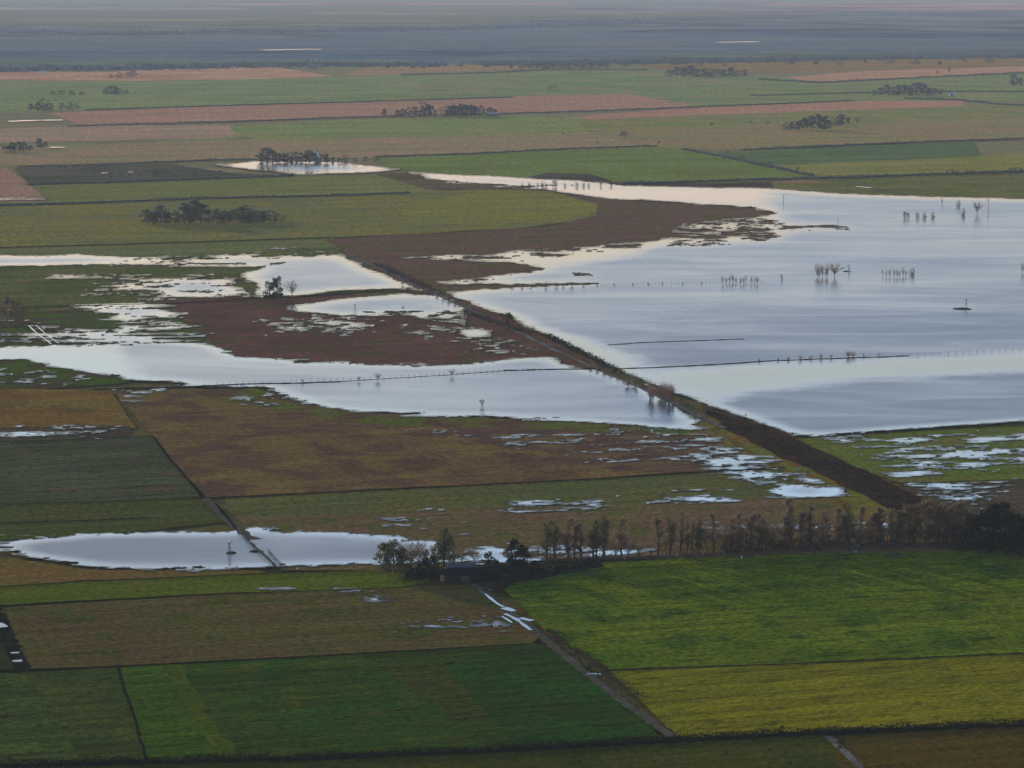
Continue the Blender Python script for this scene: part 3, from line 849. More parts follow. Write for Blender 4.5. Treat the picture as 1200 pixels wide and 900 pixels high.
rut('bright puddle at the foot of the dark track', [(14, 774.5), (26, 774)], 2.2)
rut('flooded track crossing the dark plots, nearest the frame edge', [(34, 382), (41, 388), (47, 393), (60, 403)], .8)
rut('second wheel line of the flooded track nearest the frame edge', [(42, 381), (48, 386), (54, 391), (68, 402)], .6)
rut('bright wet end of the track on the lake shore', [(1064, 229.4), (1080, 231.4), (1096, 234.6)], 5)
rut('bright wet stretch of track above the lake shore', [(1003, 218.4), (1020, 220)], 5)
rut('white sliver of lake lying in the dark moor, nearer one', [(308, 58.6), (340, 58), (376, 57.6)], 55, ZB + .5)
rut('white sliver of lake lying in the dark moor, farther one', [(842, 49.6), (866, 49.4), (888, 48.6)], 60, ZB + .5)
rut('yellowish sliver of pond beside the reddish ploughed strip', [(10, 142), (40, 141), (74, 140.6)], 22, ZB + .5)
rut('small sliver of water by the farm tree clump', [(58, 172.5), (76, 172.5)], 14, ZB + .5)

# ------------------------------------------------------------------ vegetation
def leafmat(name, c, trans=.25, var=.45):
    return plain(name, c, .95, var, .9, 0.0, trans=trans)
M_BARK = plain('bark', (0.05, .04, .032), .95, .35, 3)
M_PALEBARK = plain('pale_bark', (0.17, .14, .115), .95, .35, 3)
M_TWIG = leafmat('twigs', (0.19, .138, .088), .45)
M_UNDER = leafmat('undergrowth', (0.075, .06, .035), .3)
M_SHADEWOOD = leafmat('shaded_far_wood', (0.078, .098, .112), .2)  # dark bluish tone carries the cloud shade over the far land
M_RUST = leafmat('brown_leaves', (0.14, .10, .055), .5)
M_PALE = leafmat('haze_pale_leaves', (0.13, .135, .10), .5)  # paled to put the haze over the pasture grove into the colour
M_TWIGRED = leafmat('red_twigs', (0.22, .12, .09), .4)
M_OLIVE = leafmat('olive_leaves', (0.12, .105, .05), .4)
M_DARK = leafmat('dark_leaves', (0.017, .02, .012), .1)
M_GREEN = leafmat('dull_leaves', (0.045, .05, .026), .2)
M_HEDGE = leafmat('hedge_leaves', (0.017, .02, .010), .1)  # set near black for the deep shade in the hedge
M_BRAMBLE = leafmat('bramble', (0.05, .037, .032), .1)
M_FAR = leafmat('far_leaves', (0.088, .098, .09), .4)  # lightened to put distance haze into the leaf colour

def branch(mb, p, d, L, r, depth, rng, tips, sides, upw):
    pts, rad = [p], [r]
    q = Vector(p)
    dd = Vector(d)
    n = 4 if depth == 0 else 3
    for i in range(n):
        dd = (dd + Vector((rng.gauss(0, .13), rng.gauss(0, .13), rng.gauss(0, .06) + upw * .12))).normalized()
        q = q + dd * L / n
        pts.append(tuple(q))
        rad.append(r * (1 - .8 * (i + 1) / n) + .008)
        tips.append((q.copy(), dd.copy(), depth))
    mb.tube(pts, rad, sides if depth == 0 else 3)
    return pts

def make_tree(kind, seed):
    """trunk and crown meshes of a tree of height 10, standing at the origin"""
    rng = random.Random(seed)
    tr, cr = MB(), MB()
    tips = []
    Ht = 10.0
    if kind in ('poplar', 'leafpoplar'):
        pts, rad = [], []
        lean = rng.uniform(-.05, .05)
        for i in range(9):
            t = i / 8
            pts.append((lean * t * Ht + rng.gauss(0, .06), rng.gauss(0, .06), t * Ht * .97))
            rad.append(.19 * (1 - t) + .025)
        tr.tube(pts, rad, 6)
        fork = rng.random() < .5
        for k in range(30 if kind == 'poplar' else 26):
            t = rng.uniform(.18, .97)
            p = Vector(pts[int(t * 8)]).lerp(Vector(pts[min(8, int(t * 8) + 1)]), t * 8 % 1)
            a = rng.uniform(0, 6.28)
            out = rng.uniform(.35, .75)
            d = Vector((math.cos(a) * out, math.sin(a) * out, 1.0)).normalized()
            L = (1 - abs(t - .45)) * rng.uniform(1.2, 2.8)
            branch(tr, tuple(p), d, L, .05 * (1.15 - t), 1, rng, tips, 3, .3)
        for (q, d, dep) in tips:
            for _ in range(8):
                u = (d + Vector((rng.gauss(0, .5), rng.gauss(0, .5), rng.gauss(.25, .4)))).normalized()
                cr.card(q + u * .4, rng.uniform(.6, 1.2), rng, 0, .07, u)
            for _ in range(1 if kind == 'poplar' else 6):
                cr.card(q + Vector((rng.gauss(0, .4), rng.gauss(0, .4), rng.gauss(0, .45))), rng.uniform(.12, .34), rng, 0)
    elif kind in ('round', 'stick', 'shrub'):
        th = {'round': 3.0, 'stick': 1.2, 'shrub': .8}[kind]
        pts = [(rng.gauss(0, .1), rng.gauss(0, .1), th * i / 3) for i in range(4)]
        tr.tube(pts, [.26, .2, .17, .13] if kind != 'shrub' else [.2, .18, .15, .12], 6)
        nb = {'round': 11, 'stick': 7, 'shrub': 12}[kind]
        for k in range(nb):
            a = 6.28 * k / nb + rng.uniform(-.3, .3)
            spread = rng.uniform(.25, 1.1) if kind != 'stick' else rng.uniform(.05, .26)
            d = Vector((math.cos(a) * spread, math.sin(a) * spread, 1)).normalized()
            L = (Ht - th) * rng.uniform(.6, .95) if kind != 'shrub' else rng.uniform(4, 8)
            st = Vector(pts[-1]) if rng.random() < .6 else Vector(pts[2])
            bp = branch(tr, tuple(st), d, L, .1, 1, rng, tips, 4, .2)
            for b in bp[1:]:
                for _ in range(2):
                    d2 = (d + Vector((rng.gauss(0, .6), rng.gauss(0, .6), rng.gauss(.1, .4)))).normalized()
                    branch(tr, b, d2, L * .38, .035, 2, rng, tips, 3, .2)
        for (q, d, dep) in tips:
            for _ in range(3 if kind != 'stick' else 2):
                u = (d + Vector((rng.gauss(0, .6), rng.gauss(0, .6), rng.gauss(.1, .4)))).normalized()
                cr.card(q + u * .3, rng.uniform(.5, 1.0), rng, 0, .07, u)
            for _ in range(2 if kind != 'shrub' else 4):
                cr.card(q + Vector((rng.gauss(0, .35), rng.gauss(0, .35), rng.gauss(0, .3))), rng.uniform(.14, .36), rng, 0)
    else:  # leafy crowns: 'willow', 'dark', 'bush', 'tall'
        base, wide = {'willow': (1.6, 3.6), 'dark': (1.2, 3.4), 'bush': (.2, 5.5), 'tall': (1.0, 2.1)}[kind]
        tr.tube([(0, 0, 0), (rng.gauss(0, .1), rng.gauss(0, .1), 2.5), (rng.gauss(0, .2), 0, 5), (0, 0, 8)], [.32, .25, .16, .05], 6)
        clumps = []
        for k in range(34):
            a, t = rng.uniform(0, 6.28), rng.random()
            z = base + (Ht - base - .6) * t
            prof = math.sin(math.pi * min(1, (t * .82 + .16))) ** .6
            rr = wide * prof * rng.uniform(.35, 1.0)
            c = Vector((math.cos(a) * rr, math.sin(a) * rr, z))
            clumps.append((c, rng.uniform(.5, 1.25)))
            if k < 14:
                s = Vector((0, 0, min(7, z * .6)))
                tr.tube([tuple(s), tuple(s.lerp(c, .5) + Vector((0, 0, .2))), tuple(c)], [.1, .06, .02], 3)
        for (c, r) in clumps:
            n = int(52 * r)
            for _ in range(n):
                u = Vector((rng.gauss(0, 1), rng.gauss(0, 1), rng.gauss(0, .8)))
                u = u.normalized() * r * rng.random() ** .4 * 1.15
                cr.card(c + u, rng.uniform(.18, .46), rng)
    return tr, cr

KIND_MAT = {'poplar': M_TWIG, 'leafpoplar': M_OLIVE, 'round': M_TWIG, 'stick': M_TWIGRED, 'shrub': M_TWIG, 'willow': M_OLIVE, 'dark': M_DARK, 'bush': M_GREEN, 'tall': M_DARK}
_cache = {}
def proto(kind, var, whole, mat=None):
    key = (kind, var, whole, mat.name if mat else '')
    if key not in _cache:
        tr, cr = make_tree(kind, hash_seed(kind) + var * 101)
        lm = mat or KIND_MAT[kind]
        bark = M_PALEBARK if kind in ('willow', 'stick') else M_BARK
        if whole:
            n = len(tr.v)
            tr.v += cr.v
            tr.f += [tuple(i + n for i in f) for f in cr.f]
            tr.mi += [1] * len(cr.f)
            _cache[key] = (tr.mesh('tree', [bark, lm]),)
        else:
            _cache[key] = (tr.mesh('trunk', bark), cr.mesh('crown', lm))
    return _cache[key]

def hash_seed(s):
    return sum(ord(c) * (i + 3) for i, c in enumerate(s))

def plant(name, px, py, hpx, kind, label, group=None, cat='tree', fat=1.0, mat=None, rng=random):
    """a tree or bush whose foot is at photo pixel (px, py) and which stands hpx photo pixels tall"""
    loc = G(px, py, ZB)
    h = hpx * (loc.y * CP + (H - ZB) * SP) / F / CP
    s = h / 10.0
    var = rng.randrange(3)
    whole = hpx < 13
    me = proto(kind, var, whole, mat)
    rz = rng.uniform(0, 6.28)
    f = fat * rng.uniform(.88, 1.14)
    if whole:
        o = link(name, me[0], None, loc)
    else:
        o = link(name, None, None, loc)
        o.empty_display_size = .5
        link('trunk', me[0], o)
        link('crown', me[1], o)
    o.rotation_euler = (0, 0, rz)
    o.scale = (s * f, s * f, s)
    return tag(o, label, cat, group)

def lerp_line(line, x):
    for (a, b) in zip(line, line[1:]):
        if a[0] <= x <= b[0]:
            return a[1] + (b[1] - a[1]) * (x - a[0]) / (b[0] - a[0])
    return line[-1][1]

# the long tree row
rr = random.Random(21)
ROW = [(636, 657), (700, 655), (760, 652), (860, 648), (960, 643), (1060, 640), (1160, 638)]
GRP = 'trees of the long bare row'
def seg(x):
    for lim, t in ((700, 'at the farmstead end of the row'), (770, 'in front of the white meltwater strip'), (850, 'in the thin stretch of the row'), (930, 'above the chain of small puddles'),
                   (1010, 'in the dense middle of the row'), (1085, 'where the dike meets the row')):
        if x < lim:
            return t
    return 'beside the dark evergreen clump'
x = 640
while x < 1142:
    dens = 1.0 if x > 780 else 1.25
    y = lerp_line(ROW, x) + rr.uniform(-1.2, 1.2)
    kd = rr.choice(['poplar'] * 5 + ['leafpoplar'] * 2 + ['round'] * 3)
    hh = rr.uniform(30, 50) if kd != 'round' else rr.uniform(22, 38)
    if x > 1060:
        hh *= .95
        kd = rr.choice(['poplar', 'leafpoplar', 'round'])
    look = {'poplar': 'slim bare upright tree', 'leafpoplar': 'slim tree with thin olive leaves', 'round': 'low spreading bare tree'}[kd]
    plant('tree', x, y, hh, kd, look + ' ' + seg(x), GRP, rng=rr, fat=rr.uniform(1.2, 1.8))
    x += rr.choice([rr.uniform(4, 8), rr.uniform(8, 13), rr.uniform(12, 20)]) * dens
x = 780
while x < 1140:
    y = lerp_line(ROW, x) - rr.uniform(4, 8)
    kd = rr.choice(['poplar'] * 4 + ['round'] * 3)
    hh = rr.uniform(28, 42) if kd == 'poplar' else rr.uniform(20, 32)
    look = {'poplar': 'thin bare tree behind the front line', 'round': 'brown spreading tree behind the front line'}[kd]
    plant('tree', x, y, hh, kd, look + ', ' + seg(x), GRP, rng=rr, fat=rr.uniform(1.2, 1.8))
    x += rr.uniform(6, 14)
for k, (a, b, h) in enumerate([(892, 644, 38), (944, 642, 42), (988, 641, 34), (1026, 640, 42), (1062, 640, 48), (1084, 638, 52), (1104, 638, 46), (1124, 639, 52)]):
    plant('tree', a, b, h, 'willow', 'full brown-leaved tree ' + ('of the tall bank near the black clump' if a > 1040 else 'among the bare trees of the row'), GRP, fat=.75 if a > 1040 else .6, mat=M_RUST, rng=rr)
plant('tree', 922, 643, 56, 'poplar', 'tallest bare tree of the row, standing above its middle', GRP, fat=1.4)
plant('tree', 706, 656, 50, 'leafpoplar', 'tall leaning tree of the close pair near the farmstead', GRP, fat=1.3)
plant('tree', 699, 656, 46, 'leafpoplar', 'shorter tree of the close pair near the farmstead', GRP, fat=1.2)
plant('tree', 649, 655, 40, 'leafpoplar', 'yellowish slim tree beside the farm wood', GRP, fat=1.1, mat=M_OLIVE)
# dark clump at the end of the row
for (a, b, h, w, lab) in ((1148, 646, 46, 1.0, 'dark evergreen tree at the front of the black clump'), (1160, 648, 54, 1.1, 'rusty-topped evergreen in the black clump'), (1172, 644, 58, 1.1, 'tallest evergreen of the black clump'),
                          (1184, 652, 52, 1.1, 'broad black evergreen nearest the green crop field'), (1196, 654, 40, 1.2, 'low dark evergreen at the frame edge'), (1208, 650, 52, 1.1, 'dark evergreen cut by the frame edge'), (1140, 641, 40, 1.0, 'small dark tree joining the row to the black clump')):
    plant('tree', a, b, h, 'dark', lab, 'evergreens at the end of the row', fat=w)
# farmstead trees
FG = 'trees around the farmstead'
for (a, b, h, kd, w, lab) in ((450, 671, 36, 'willow', 1.0, 'pale olive willow nearest the near pond'), (461, 672, 40, 'willow', 1.0, 'pale olive willow, tallest of the pond group'), (472, 673, 32, 'willow', 1.0, 'pinkish willow in front of the pond group'),
                              (482, 670, 38, 'round', 1.0, 'bare spreading tree between the willows and the farm'), (492, 669, 34, 'round', 1.0, 'bare grey tree against the white water'), (499, 667, 24, 'tall', .9, 'narrow dark conifer beside the bare grey trees'),
                              (513, 664, 30, 'willow', .8, 'small yellow-green tree beside the barn'), (520, 664, 44, 'leafpoplar', 1.5, 'tall rusty tree rising over the barn'), (527, 663, 36, 'willow', .7, 'olive tree close behind the rusty one'),
                              (542, 660, 18, 'round', 1.4, 'low bare bush-like tree behind the barn'), (556, 660, 16, 'round', 1.4, 'second low bare tree behind the barn'), (572, 664, 18, 'dark', 1.0, 'round dark tree above the barn roof'),
                              (604, 668, 38, 'dark', .8, 'tall dark tree at the end of the farm wood'), (596, 664, 24, 'willow', .8, 'olive tree leaning on the tall dark one'), (613, 668, 30, 'dark', .9, 'dark tree in the corner of the farm wood'),
                              (622, 660, 22, 'round', 1.1, 'bare tree between farm wood and white water'), (590, 676, 16, 'bush', 1.2, 'dark bush in front of the farm wood'), (626, 672, 16, 'dark', 1.4, 'black low tree in front of the farm wood'),
                              (612, 676, 20, 'dark', 1.2, 'dense dark tree beside the second barn'), (600, 680, 12, 'bush', 1.5, 'dark bush in front of the second barn'), (574, 681, 13, 'dark', 1.4, 'squat dark tree between the two barns'), (492, 676, 16, 'dark', 1.3, 'dark tree closing the farmyard'), (508, 672, 22, 'dark', .9, 'dark tree behind the orange-walled house'), (580, 672, 18, 'dark', 1.3, 'dark tree between barn and wood'), (482, 677, 12, 'bush', 1.6, 'dark hedge bush by the willows'), (505, 675, 13, 'bush', 1.6, 'dark bush at the barn corner'), (534, 683, 11, 'bush', 1.5, 'dark bush in front of the barn door'), (556, 684, 12, 'dark', 1.5, 'squat dark tree in front of the barn'), (566, 683, 15, 'dark', 1.2, 'dark tree at the far end of the barn'), (638, 668, 14, 'bush', 1.6, 'dark bush at the end of the farm wood')):
    plant('tree' if kd != 'bush' else 'bush', a, b, h, kd, lab, FG, 'tree' if kd != 'bush' else 'bush', w)

# small trees on the flooded land
WG = 'drowned thin trees standing in the lake'
rr = random.Random(5)
def stand(xs, y, h, lab, grp, kind='stick', jit=1.2, fat=1.0, mat=None, cat='tree', name='tree'):
    for a in xs:
        plant(name, a + rr.uniform(-.8, .8), y + rr.uniform(-jit, jit), h * rr.uniform(.8, 1.15), kind, lab, grp, cat, fat, mat, rr)
stand([847, 851, 855, 859, 863, 867, 871, 874, 880, 884, 888], 332, 8, 'thin leafless trunk in the drowned rank left of the lone pump', 'drowned rank of thin trees near the lake centre')
stand([957, 960, 964, 967, 970], 325, 14, 'tall bare drowned tree in the taller clump', 'taller clump of drowned trees')
plant('tree', 978, 326, 18, 'round', 'bushy drowned tree, tallest in the lake, beside the taller clump')
stand([1035, 1039, 1043, 1047, 1051, 1055, 1059, 1062], 324, 8, 'thin leafless trunk in the drowned rank nearer the frame edge', 'drowned rank of thin trees near the frame edge')
plant('tree', 1069, 323, 9, 'bush', 'round drowned tree closing the right rank', fat=.7)
plant('tree', 916, 328, 7, 'bush', 'tiny lone drowned tree between two ranks', fat=.5)
plant('tree', 1198, 320, 11, 'stick', 'drowned tree at the frame edge')
for a, h, lab in ((1060, 8, 'first round bush of the line standing in the upper lake'), (1064, 7, 'second round bush of the line, touching the first'), (1075, 7, 'third round bush in the upper lake'), (1083, 7, 'fourth round bush in the upper lake'), (1093, 7, 'last round bush of the upper lake line')):
    plant('bush', a, 256, h, 'bush', lab, 'bushes standing in the upper lake', 'bush', .7)
plant('tree', 1129, 254, 10, 'bush', 'small drowned tree left of the tall pole', fat=.6)
plant('tree', 1145, 252, 16, 'round', 'larger bare drowned tree beside the tall pole', fat=1.0)
plant('tree', 1123, 243, 9, 'bush', 'little tree at the lake shore behind the tall pole', fat=.6)
plant('tree', 1104, 240, 7, 'stick', 'thin tree on the far lake shore')
# the red-topped willow bed on the dike
rr = random.Random(9)
for k in range(20):
    a = rr.uniform(760, 791)
    b = 466 + (a - 760) * .16 + rr.uniform(-3, 5)
    plant('tree', a, b, rr.uniform(13, 18), 'stick', 'thin red-topped tree in the dense drowned bed by the dike', 'dense drowned bed of thin trees', fat=1.1, rng=rr)
# shrubs along the dike
rr = random.Random(10)
for (a, b, h) in ((692, 432, 6), (700, 434, 6), (708, 437, 7), (716, 438, 8), (724, 441, 8), (731, 444, 8), (738, 447, 9), (744, 452, 12), (736, 453, 10), (728, 437, 6)):
    plant('bush', a, b, h, 'shrub', 'bare shrub on the dike above the red-topped bed', 'bare shrubs along the dike', 'bush', 1.0, rng=rr)
for (a, b, h) in ((800, 474, 7), (806, 477, 9), (812, 480, 9), (818, 483, 8), (825, 487, 6), (797, 471, 5)):
    plant('bush', a, b, h, 'shrub', 'bare shrub on the dike below the red-topped bed', 'bare shrubs along the dike', 'bush', 1.0, rng=rr)
for (a, b, h) in ((490, 340, 5), (500, 342, 6), (512, 346, 7), (520, 349, 8), (526, 352, 8), (534, 355, 7), (545, 360, 9), (554, 363, 8), (566, 367, 5), (618, 388, 7), (624, 390, 9), (632, 393, 6), (480, 336, 5), (472, 334, 5), (508, 340, 5)):
    plant('bush', a, b, h, 'shrub', 'bare shrub beside the upper dike track', 'bare shrubs along the dike', 'bush', 1.0, rng=rr)
plant('bush', 596, 380, 14, 'bush', 'big round dark bush on the dike bend', None, 'bush', .95, M_DARK)
# lone trees along the flooded fences
for (a, b, h, kd, lab) in ((199, 452, 8, 'round', 'small tree at the end of the flooded fence'), (210, 451, 6, 'shrub', 'shrub beside the first fence tree'), (443, 446, 9, 'round', 'lone round tree in the flood, right of a smaller one'), (421, 447, 6, 'round', 'smaller lone tree in the flood'), (530, 441, 9, 'round', 'lone tree in the flood below the maroon island'), (354, 449, 5, 'round', 'little tree on the flooded fence line')):
    plant('tree', a, b, h, kd, lab, 'lone trees in the flood', fat=1.0)
plant('tree', 316, 351, 22, 'dark', 'dark bushy tree at the tip of the bright pond', 'trees at the tip of the bright pond', fat=1.0, mat=M_GREEN)
plant('tree', 325, 350, 27, 'dark', 'tallest dark tree at the tip of the bright pond', 'trees at the tip of the bright pond', fat=.8, mat=M_GREEN)
plant('tree', 342, 349, 20, 'round', 'bare tree right of the dark pair by the bright pond', 'trees at the tip of the bright pond', fat=.8)
for (a, b, h, lab) in ((-4, 376, 24, 'leafy brown tree cut by the frame edge'), (8, 375, 28, 'tallest leafy brown tree at the frame edge'), (18, 375, 24, 'leafy brown tree third from the frame edge'), (27, 376, 16, 'low brown tree ending the frame edge clump')):
    plant('tree', a, b, h, 'willow', lab, 'brown trees at the frame edge', fat=1.0, mat=M_TWIG)
rr = random.Random(12)
for (a, h) in ((612, 4), (620, 5), (636, 6), (640, 4), (650, 8), (662, 4), (676, 5), (690, 4), (704, 4), (716, 4), (630, 4), (684, 5)):
    plant('bush', a, 218.5, h, 'bush', 'low dark bush on the bank between lake and pink shallows', 'bushes on the far lake bank', 'bush', .8, rng=rr)
for (a, h) in ((600, 4), (612, 5), (622, 4), (640, 6), (652, 6), (660, 5), (670, 6), (684, 4), (700, 3), (720, 3), (742, 3), (760, 3), (776, 3), (800, 3), (822, 3)):
    plant('bush', a, 337 - (a - 600) * .02, h, 'shrub', 'small shrub on the drowned bank across the upper lake', 'shrubs on the drowned bank', 'bush', 1.0, rng=rr)
for (a, h) in ((890, 4), (912, 4), (924, 5), (938, 6), (950, 5), (962, 6), (974, 5), (994, 9), (1000, 7), (1012, 4), (1030, 4)):
    plant('bush', a, 424 - (a - 890) * .05, h, 'shrub', 'small shrub on the field bank crossing the lake', 'shrubs on the lake field bank', 'bush', .9, rng=rr)

# distant groves
def grove(spots, kinds, label, grp, mat=None, fat=1.0, seed=1):
    r = random.Random(seed)
    for (a, b, h) in spots:
        kd = r.choice(kinds)
        nm = 'bush' if 'bush' in label or 'shrub' in label else 'tree'
        plant(nm, a, b, h * r.uniform(.85, 1.12), kd, label, grp, nm, fat=fat, mat=mat, rng=r)
plant('tree', 228, 262, 30, 'willow', 'tallest pale tree of the grove in the big pasture', 'trees of the pasture grove', fat=1.1, mat=M_PALE)
grove([(172, 262, 20), (180, 263, 18), (188, 262, 20), (196, 262, 14)], ['willow', 'dark'], 'rounded tree at the near end of the pasture grove', 'trees of the pasture grove', M_PALE, 1.5, 2)
grove([(216, 262, 24), (236, 262, 24), (222, 263, 20), (244, 262, 18)], ['willow'], 'broad tree beside the tallest of the pasture grove', 'trees of the pasture grove', M_PALE, 1.5, 3)
grove([(254, 261, 18), (264, 261, 17), (274, 261, 18), (284, 260, 20), (292, 260, 22), (300, 260, 16)], ['willow', 'bush'], 'tree in the middle thicket of the pasture grove', 'trees of the pasture grove', M_PALE, 1.6, 4)
grove([(308, 260, 13), (316, 259, 12), (324, 259, 10), (332, 258, 7), (206, 262, 9), (260, 262, 10), (290, 261, 10)], ['bush', 'dark'], 'low dark tree in the pasture grove', 'trees of the pasture grove', M_FAR, 1.4, 5)
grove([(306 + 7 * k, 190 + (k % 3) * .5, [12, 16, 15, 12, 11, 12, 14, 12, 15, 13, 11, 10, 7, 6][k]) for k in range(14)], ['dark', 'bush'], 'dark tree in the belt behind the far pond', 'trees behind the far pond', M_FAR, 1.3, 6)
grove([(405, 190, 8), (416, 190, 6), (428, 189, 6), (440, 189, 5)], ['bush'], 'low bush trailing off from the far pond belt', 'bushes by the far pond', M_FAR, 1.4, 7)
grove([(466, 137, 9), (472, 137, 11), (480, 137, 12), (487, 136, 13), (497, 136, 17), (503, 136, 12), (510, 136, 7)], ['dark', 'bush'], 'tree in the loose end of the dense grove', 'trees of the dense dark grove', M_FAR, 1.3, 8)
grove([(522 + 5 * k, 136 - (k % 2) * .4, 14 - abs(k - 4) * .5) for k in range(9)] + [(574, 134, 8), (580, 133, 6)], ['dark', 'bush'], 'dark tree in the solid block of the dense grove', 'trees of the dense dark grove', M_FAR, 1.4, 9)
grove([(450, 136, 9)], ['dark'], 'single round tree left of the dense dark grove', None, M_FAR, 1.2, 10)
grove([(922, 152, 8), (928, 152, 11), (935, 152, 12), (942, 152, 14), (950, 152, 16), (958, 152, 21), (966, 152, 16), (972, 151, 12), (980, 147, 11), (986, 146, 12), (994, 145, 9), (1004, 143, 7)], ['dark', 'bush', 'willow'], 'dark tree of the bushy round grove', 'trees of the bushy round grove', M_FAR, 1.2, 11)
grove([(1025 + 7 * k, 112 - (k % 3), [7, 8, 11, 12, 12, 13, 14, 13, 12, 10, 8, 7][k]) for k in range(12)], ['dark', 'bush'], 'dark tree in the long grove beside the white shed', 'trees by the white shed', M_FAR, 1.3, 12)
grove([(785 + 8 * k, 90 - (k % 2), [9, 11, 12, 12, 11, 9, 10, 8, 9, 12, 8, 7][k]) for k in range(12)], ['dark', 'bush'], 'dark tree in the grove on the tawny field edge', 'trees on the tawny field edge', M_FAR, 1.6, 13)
grove([(612 + 9 * k, 81 - (k % 3) * .6, [6, 7, 8, 9, 8, 9, 8, 6, 7, 6, 8, 5][k]) for k in range(12)], ['bush', 'dark'], 'dim bush at the foot of the shaded band', 'bushes at the foot of the moor', M_FAR, 1.8, 14)
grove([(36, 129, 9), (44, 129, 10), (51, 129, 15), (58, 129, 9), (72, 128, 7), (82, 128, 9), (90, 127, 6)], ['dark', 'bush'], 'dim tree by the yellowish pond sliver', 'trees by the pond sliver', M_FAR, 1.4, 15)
grove([(124, 110, 6), (131, 110, 9), (138, 110, 8), (62, 111, 5), (72, 111, 5), (84, 111, 5), (96, 111, 5), (148, 109, 4)], ['bush'], 'dark bush on the pasture under the shaded band', 'bushes on the pasture under the moor', M_FAR, 1.8, 16)
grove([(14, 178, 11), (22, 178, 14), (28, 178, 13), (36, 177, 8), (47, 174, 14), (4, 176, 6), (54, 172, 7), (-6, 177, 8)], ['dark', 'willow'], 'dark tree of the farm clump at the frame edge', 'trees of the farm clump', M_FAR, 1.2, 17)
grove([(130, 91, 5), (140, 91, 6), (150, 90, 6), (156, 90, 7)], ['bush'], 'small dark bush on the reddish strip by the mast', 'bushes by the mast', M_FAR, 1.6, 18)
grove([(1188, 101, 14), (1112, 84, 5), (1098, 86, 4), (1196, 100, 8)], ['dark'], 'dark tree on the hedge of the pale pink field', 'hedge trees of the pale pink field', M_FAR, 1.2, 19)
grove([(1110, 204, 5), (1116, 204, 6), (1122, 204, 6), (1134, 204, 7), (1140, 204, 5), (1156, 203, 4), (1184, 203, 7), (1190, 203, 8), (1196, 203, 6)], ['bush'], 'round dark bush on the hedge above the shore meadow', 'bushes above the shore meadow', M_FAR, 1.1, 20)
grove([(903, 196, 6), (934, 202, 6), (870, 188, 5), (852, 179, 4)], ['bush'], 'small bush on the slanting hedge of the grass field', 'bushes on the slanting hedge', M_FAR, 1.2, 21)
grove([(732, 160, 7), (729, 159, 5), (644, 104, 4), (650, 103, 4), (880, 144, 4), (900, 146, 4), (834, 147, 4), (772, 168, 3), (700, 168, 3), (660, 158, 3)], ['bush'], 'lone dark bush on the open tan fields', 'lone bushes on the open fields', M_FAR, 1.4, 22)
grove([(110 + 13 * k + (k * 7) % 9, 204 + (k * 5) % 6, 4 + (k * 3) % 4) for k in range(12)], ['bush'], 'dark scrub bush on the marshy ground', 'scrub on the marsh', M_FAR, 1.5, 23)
grove([(10 + 31 * k + (k * 17) % 19, 81 + (k * 5) % 4 - (k / 38.0) * 9, 3 + (k * 7) % 4) for k in range(38)], ['bush', 'dark'], 'dim bush-sized tree of the broken line where shaded band meets fields', 'small trees along the shaded band', M_FAR, 2.4, 24)  # small far trees, named as bushes
# bushes near the bottom
for (a, b, h, lab) in ((851, 884, 6, 'lone dark bush on the bottom pasture'), (896, 859, 8, 'broad dark bush at the yellow field edge'), (916, 858, 8, 'second broad dark bush at the yellow field edge'), (902, 880, 4, 'little bush near the bottom frame edge'), (926, 895, 4, 'tiny bush at the bottom edge'), (679, 895, 4, 'small bush at the bottom edge of the pasture'), (986, 876, 9, 'dark bush beside the bottom track'), (690, 786, 7, 'dark bush beside the white puddle of the farm track')):
    plant('bush', a, b, h, 'bush', lab, None, 'bush', 1.1, M_DARK)

# ------------------------------------------------------------------ hedges: leaf clumps along a line
def hedge(name, label, pts, h, w, mat, size=.6, dens=1.0, cat='hedge', seed=1, gaps=.25, group=None, core=.55):
    rng = random.Random(seed)
    mb = MB()
    P = [G(a, b, ZB) for a, b in run_on(pts)]
    org = P[0].copy()
    s = 0
    for a, b in zip(P, P[1:]):
        d = b - a
        L = d.length
        side = Vector((-d.y, d.x, 0)).normalized()
        step = size / dens / 3.0
        n = int(L / step)
        for i in range(n):
            s += step
            hh = h * (.62 + .75 * vs(s / (h * 2.6), seed)) * (1.0 if vs(s / (h * 9), seed + 9) > gaps else .35)
            p = a + d * (i + rng.random()) / n + side * rng.gauss(0, w * .32)
            z = hh * rng.random() ** .7
            mb.card(p - org + Vector((0, 0, z)), size * rng.uniform(.6, 1.5) * (1.15 - .4 * z / h), rng)
    for a, b in zip(P, P[1:]) if core else ():      # the thick woody inside of the hedge
        d = b - a
        L = d.length
        side = Vector((-d.y, d.x, 0)).normalized()
        n = max(2, int(L / (h * 1.1)))
        prev = None
        for i in range(n + 1):
            q = a + d * i / n - org
            hh = h * core * (.45 + .8 * rng.random())
            ww = w * .5 * (.6 + .5 * rng.random())
            cur = [q + side * ww, q + side * ww * .6 + Vector((0, 0, hh)), q - side * ww * .6 + Vector((0, 0, hh * .9)), q - side * ww]
            if prev:
                for k in range(3):
                    mb.poly((prev[k], cur[k], cur[k + 1], prev[k + 1]))
            prev = cur
    o = link(name, mb.mesh(name, mat), None, org)
    return tag(o, label, cat, group)

def vs(t, seed):
    i = math.floor(t)
    f = t - i
    f = f * f * (3 - 2 * f)
    r = lambda k: _VAL[(k * 7 + seed * 31) & 511]
    return r(i) * (1 - f) + r(i + 1) * f

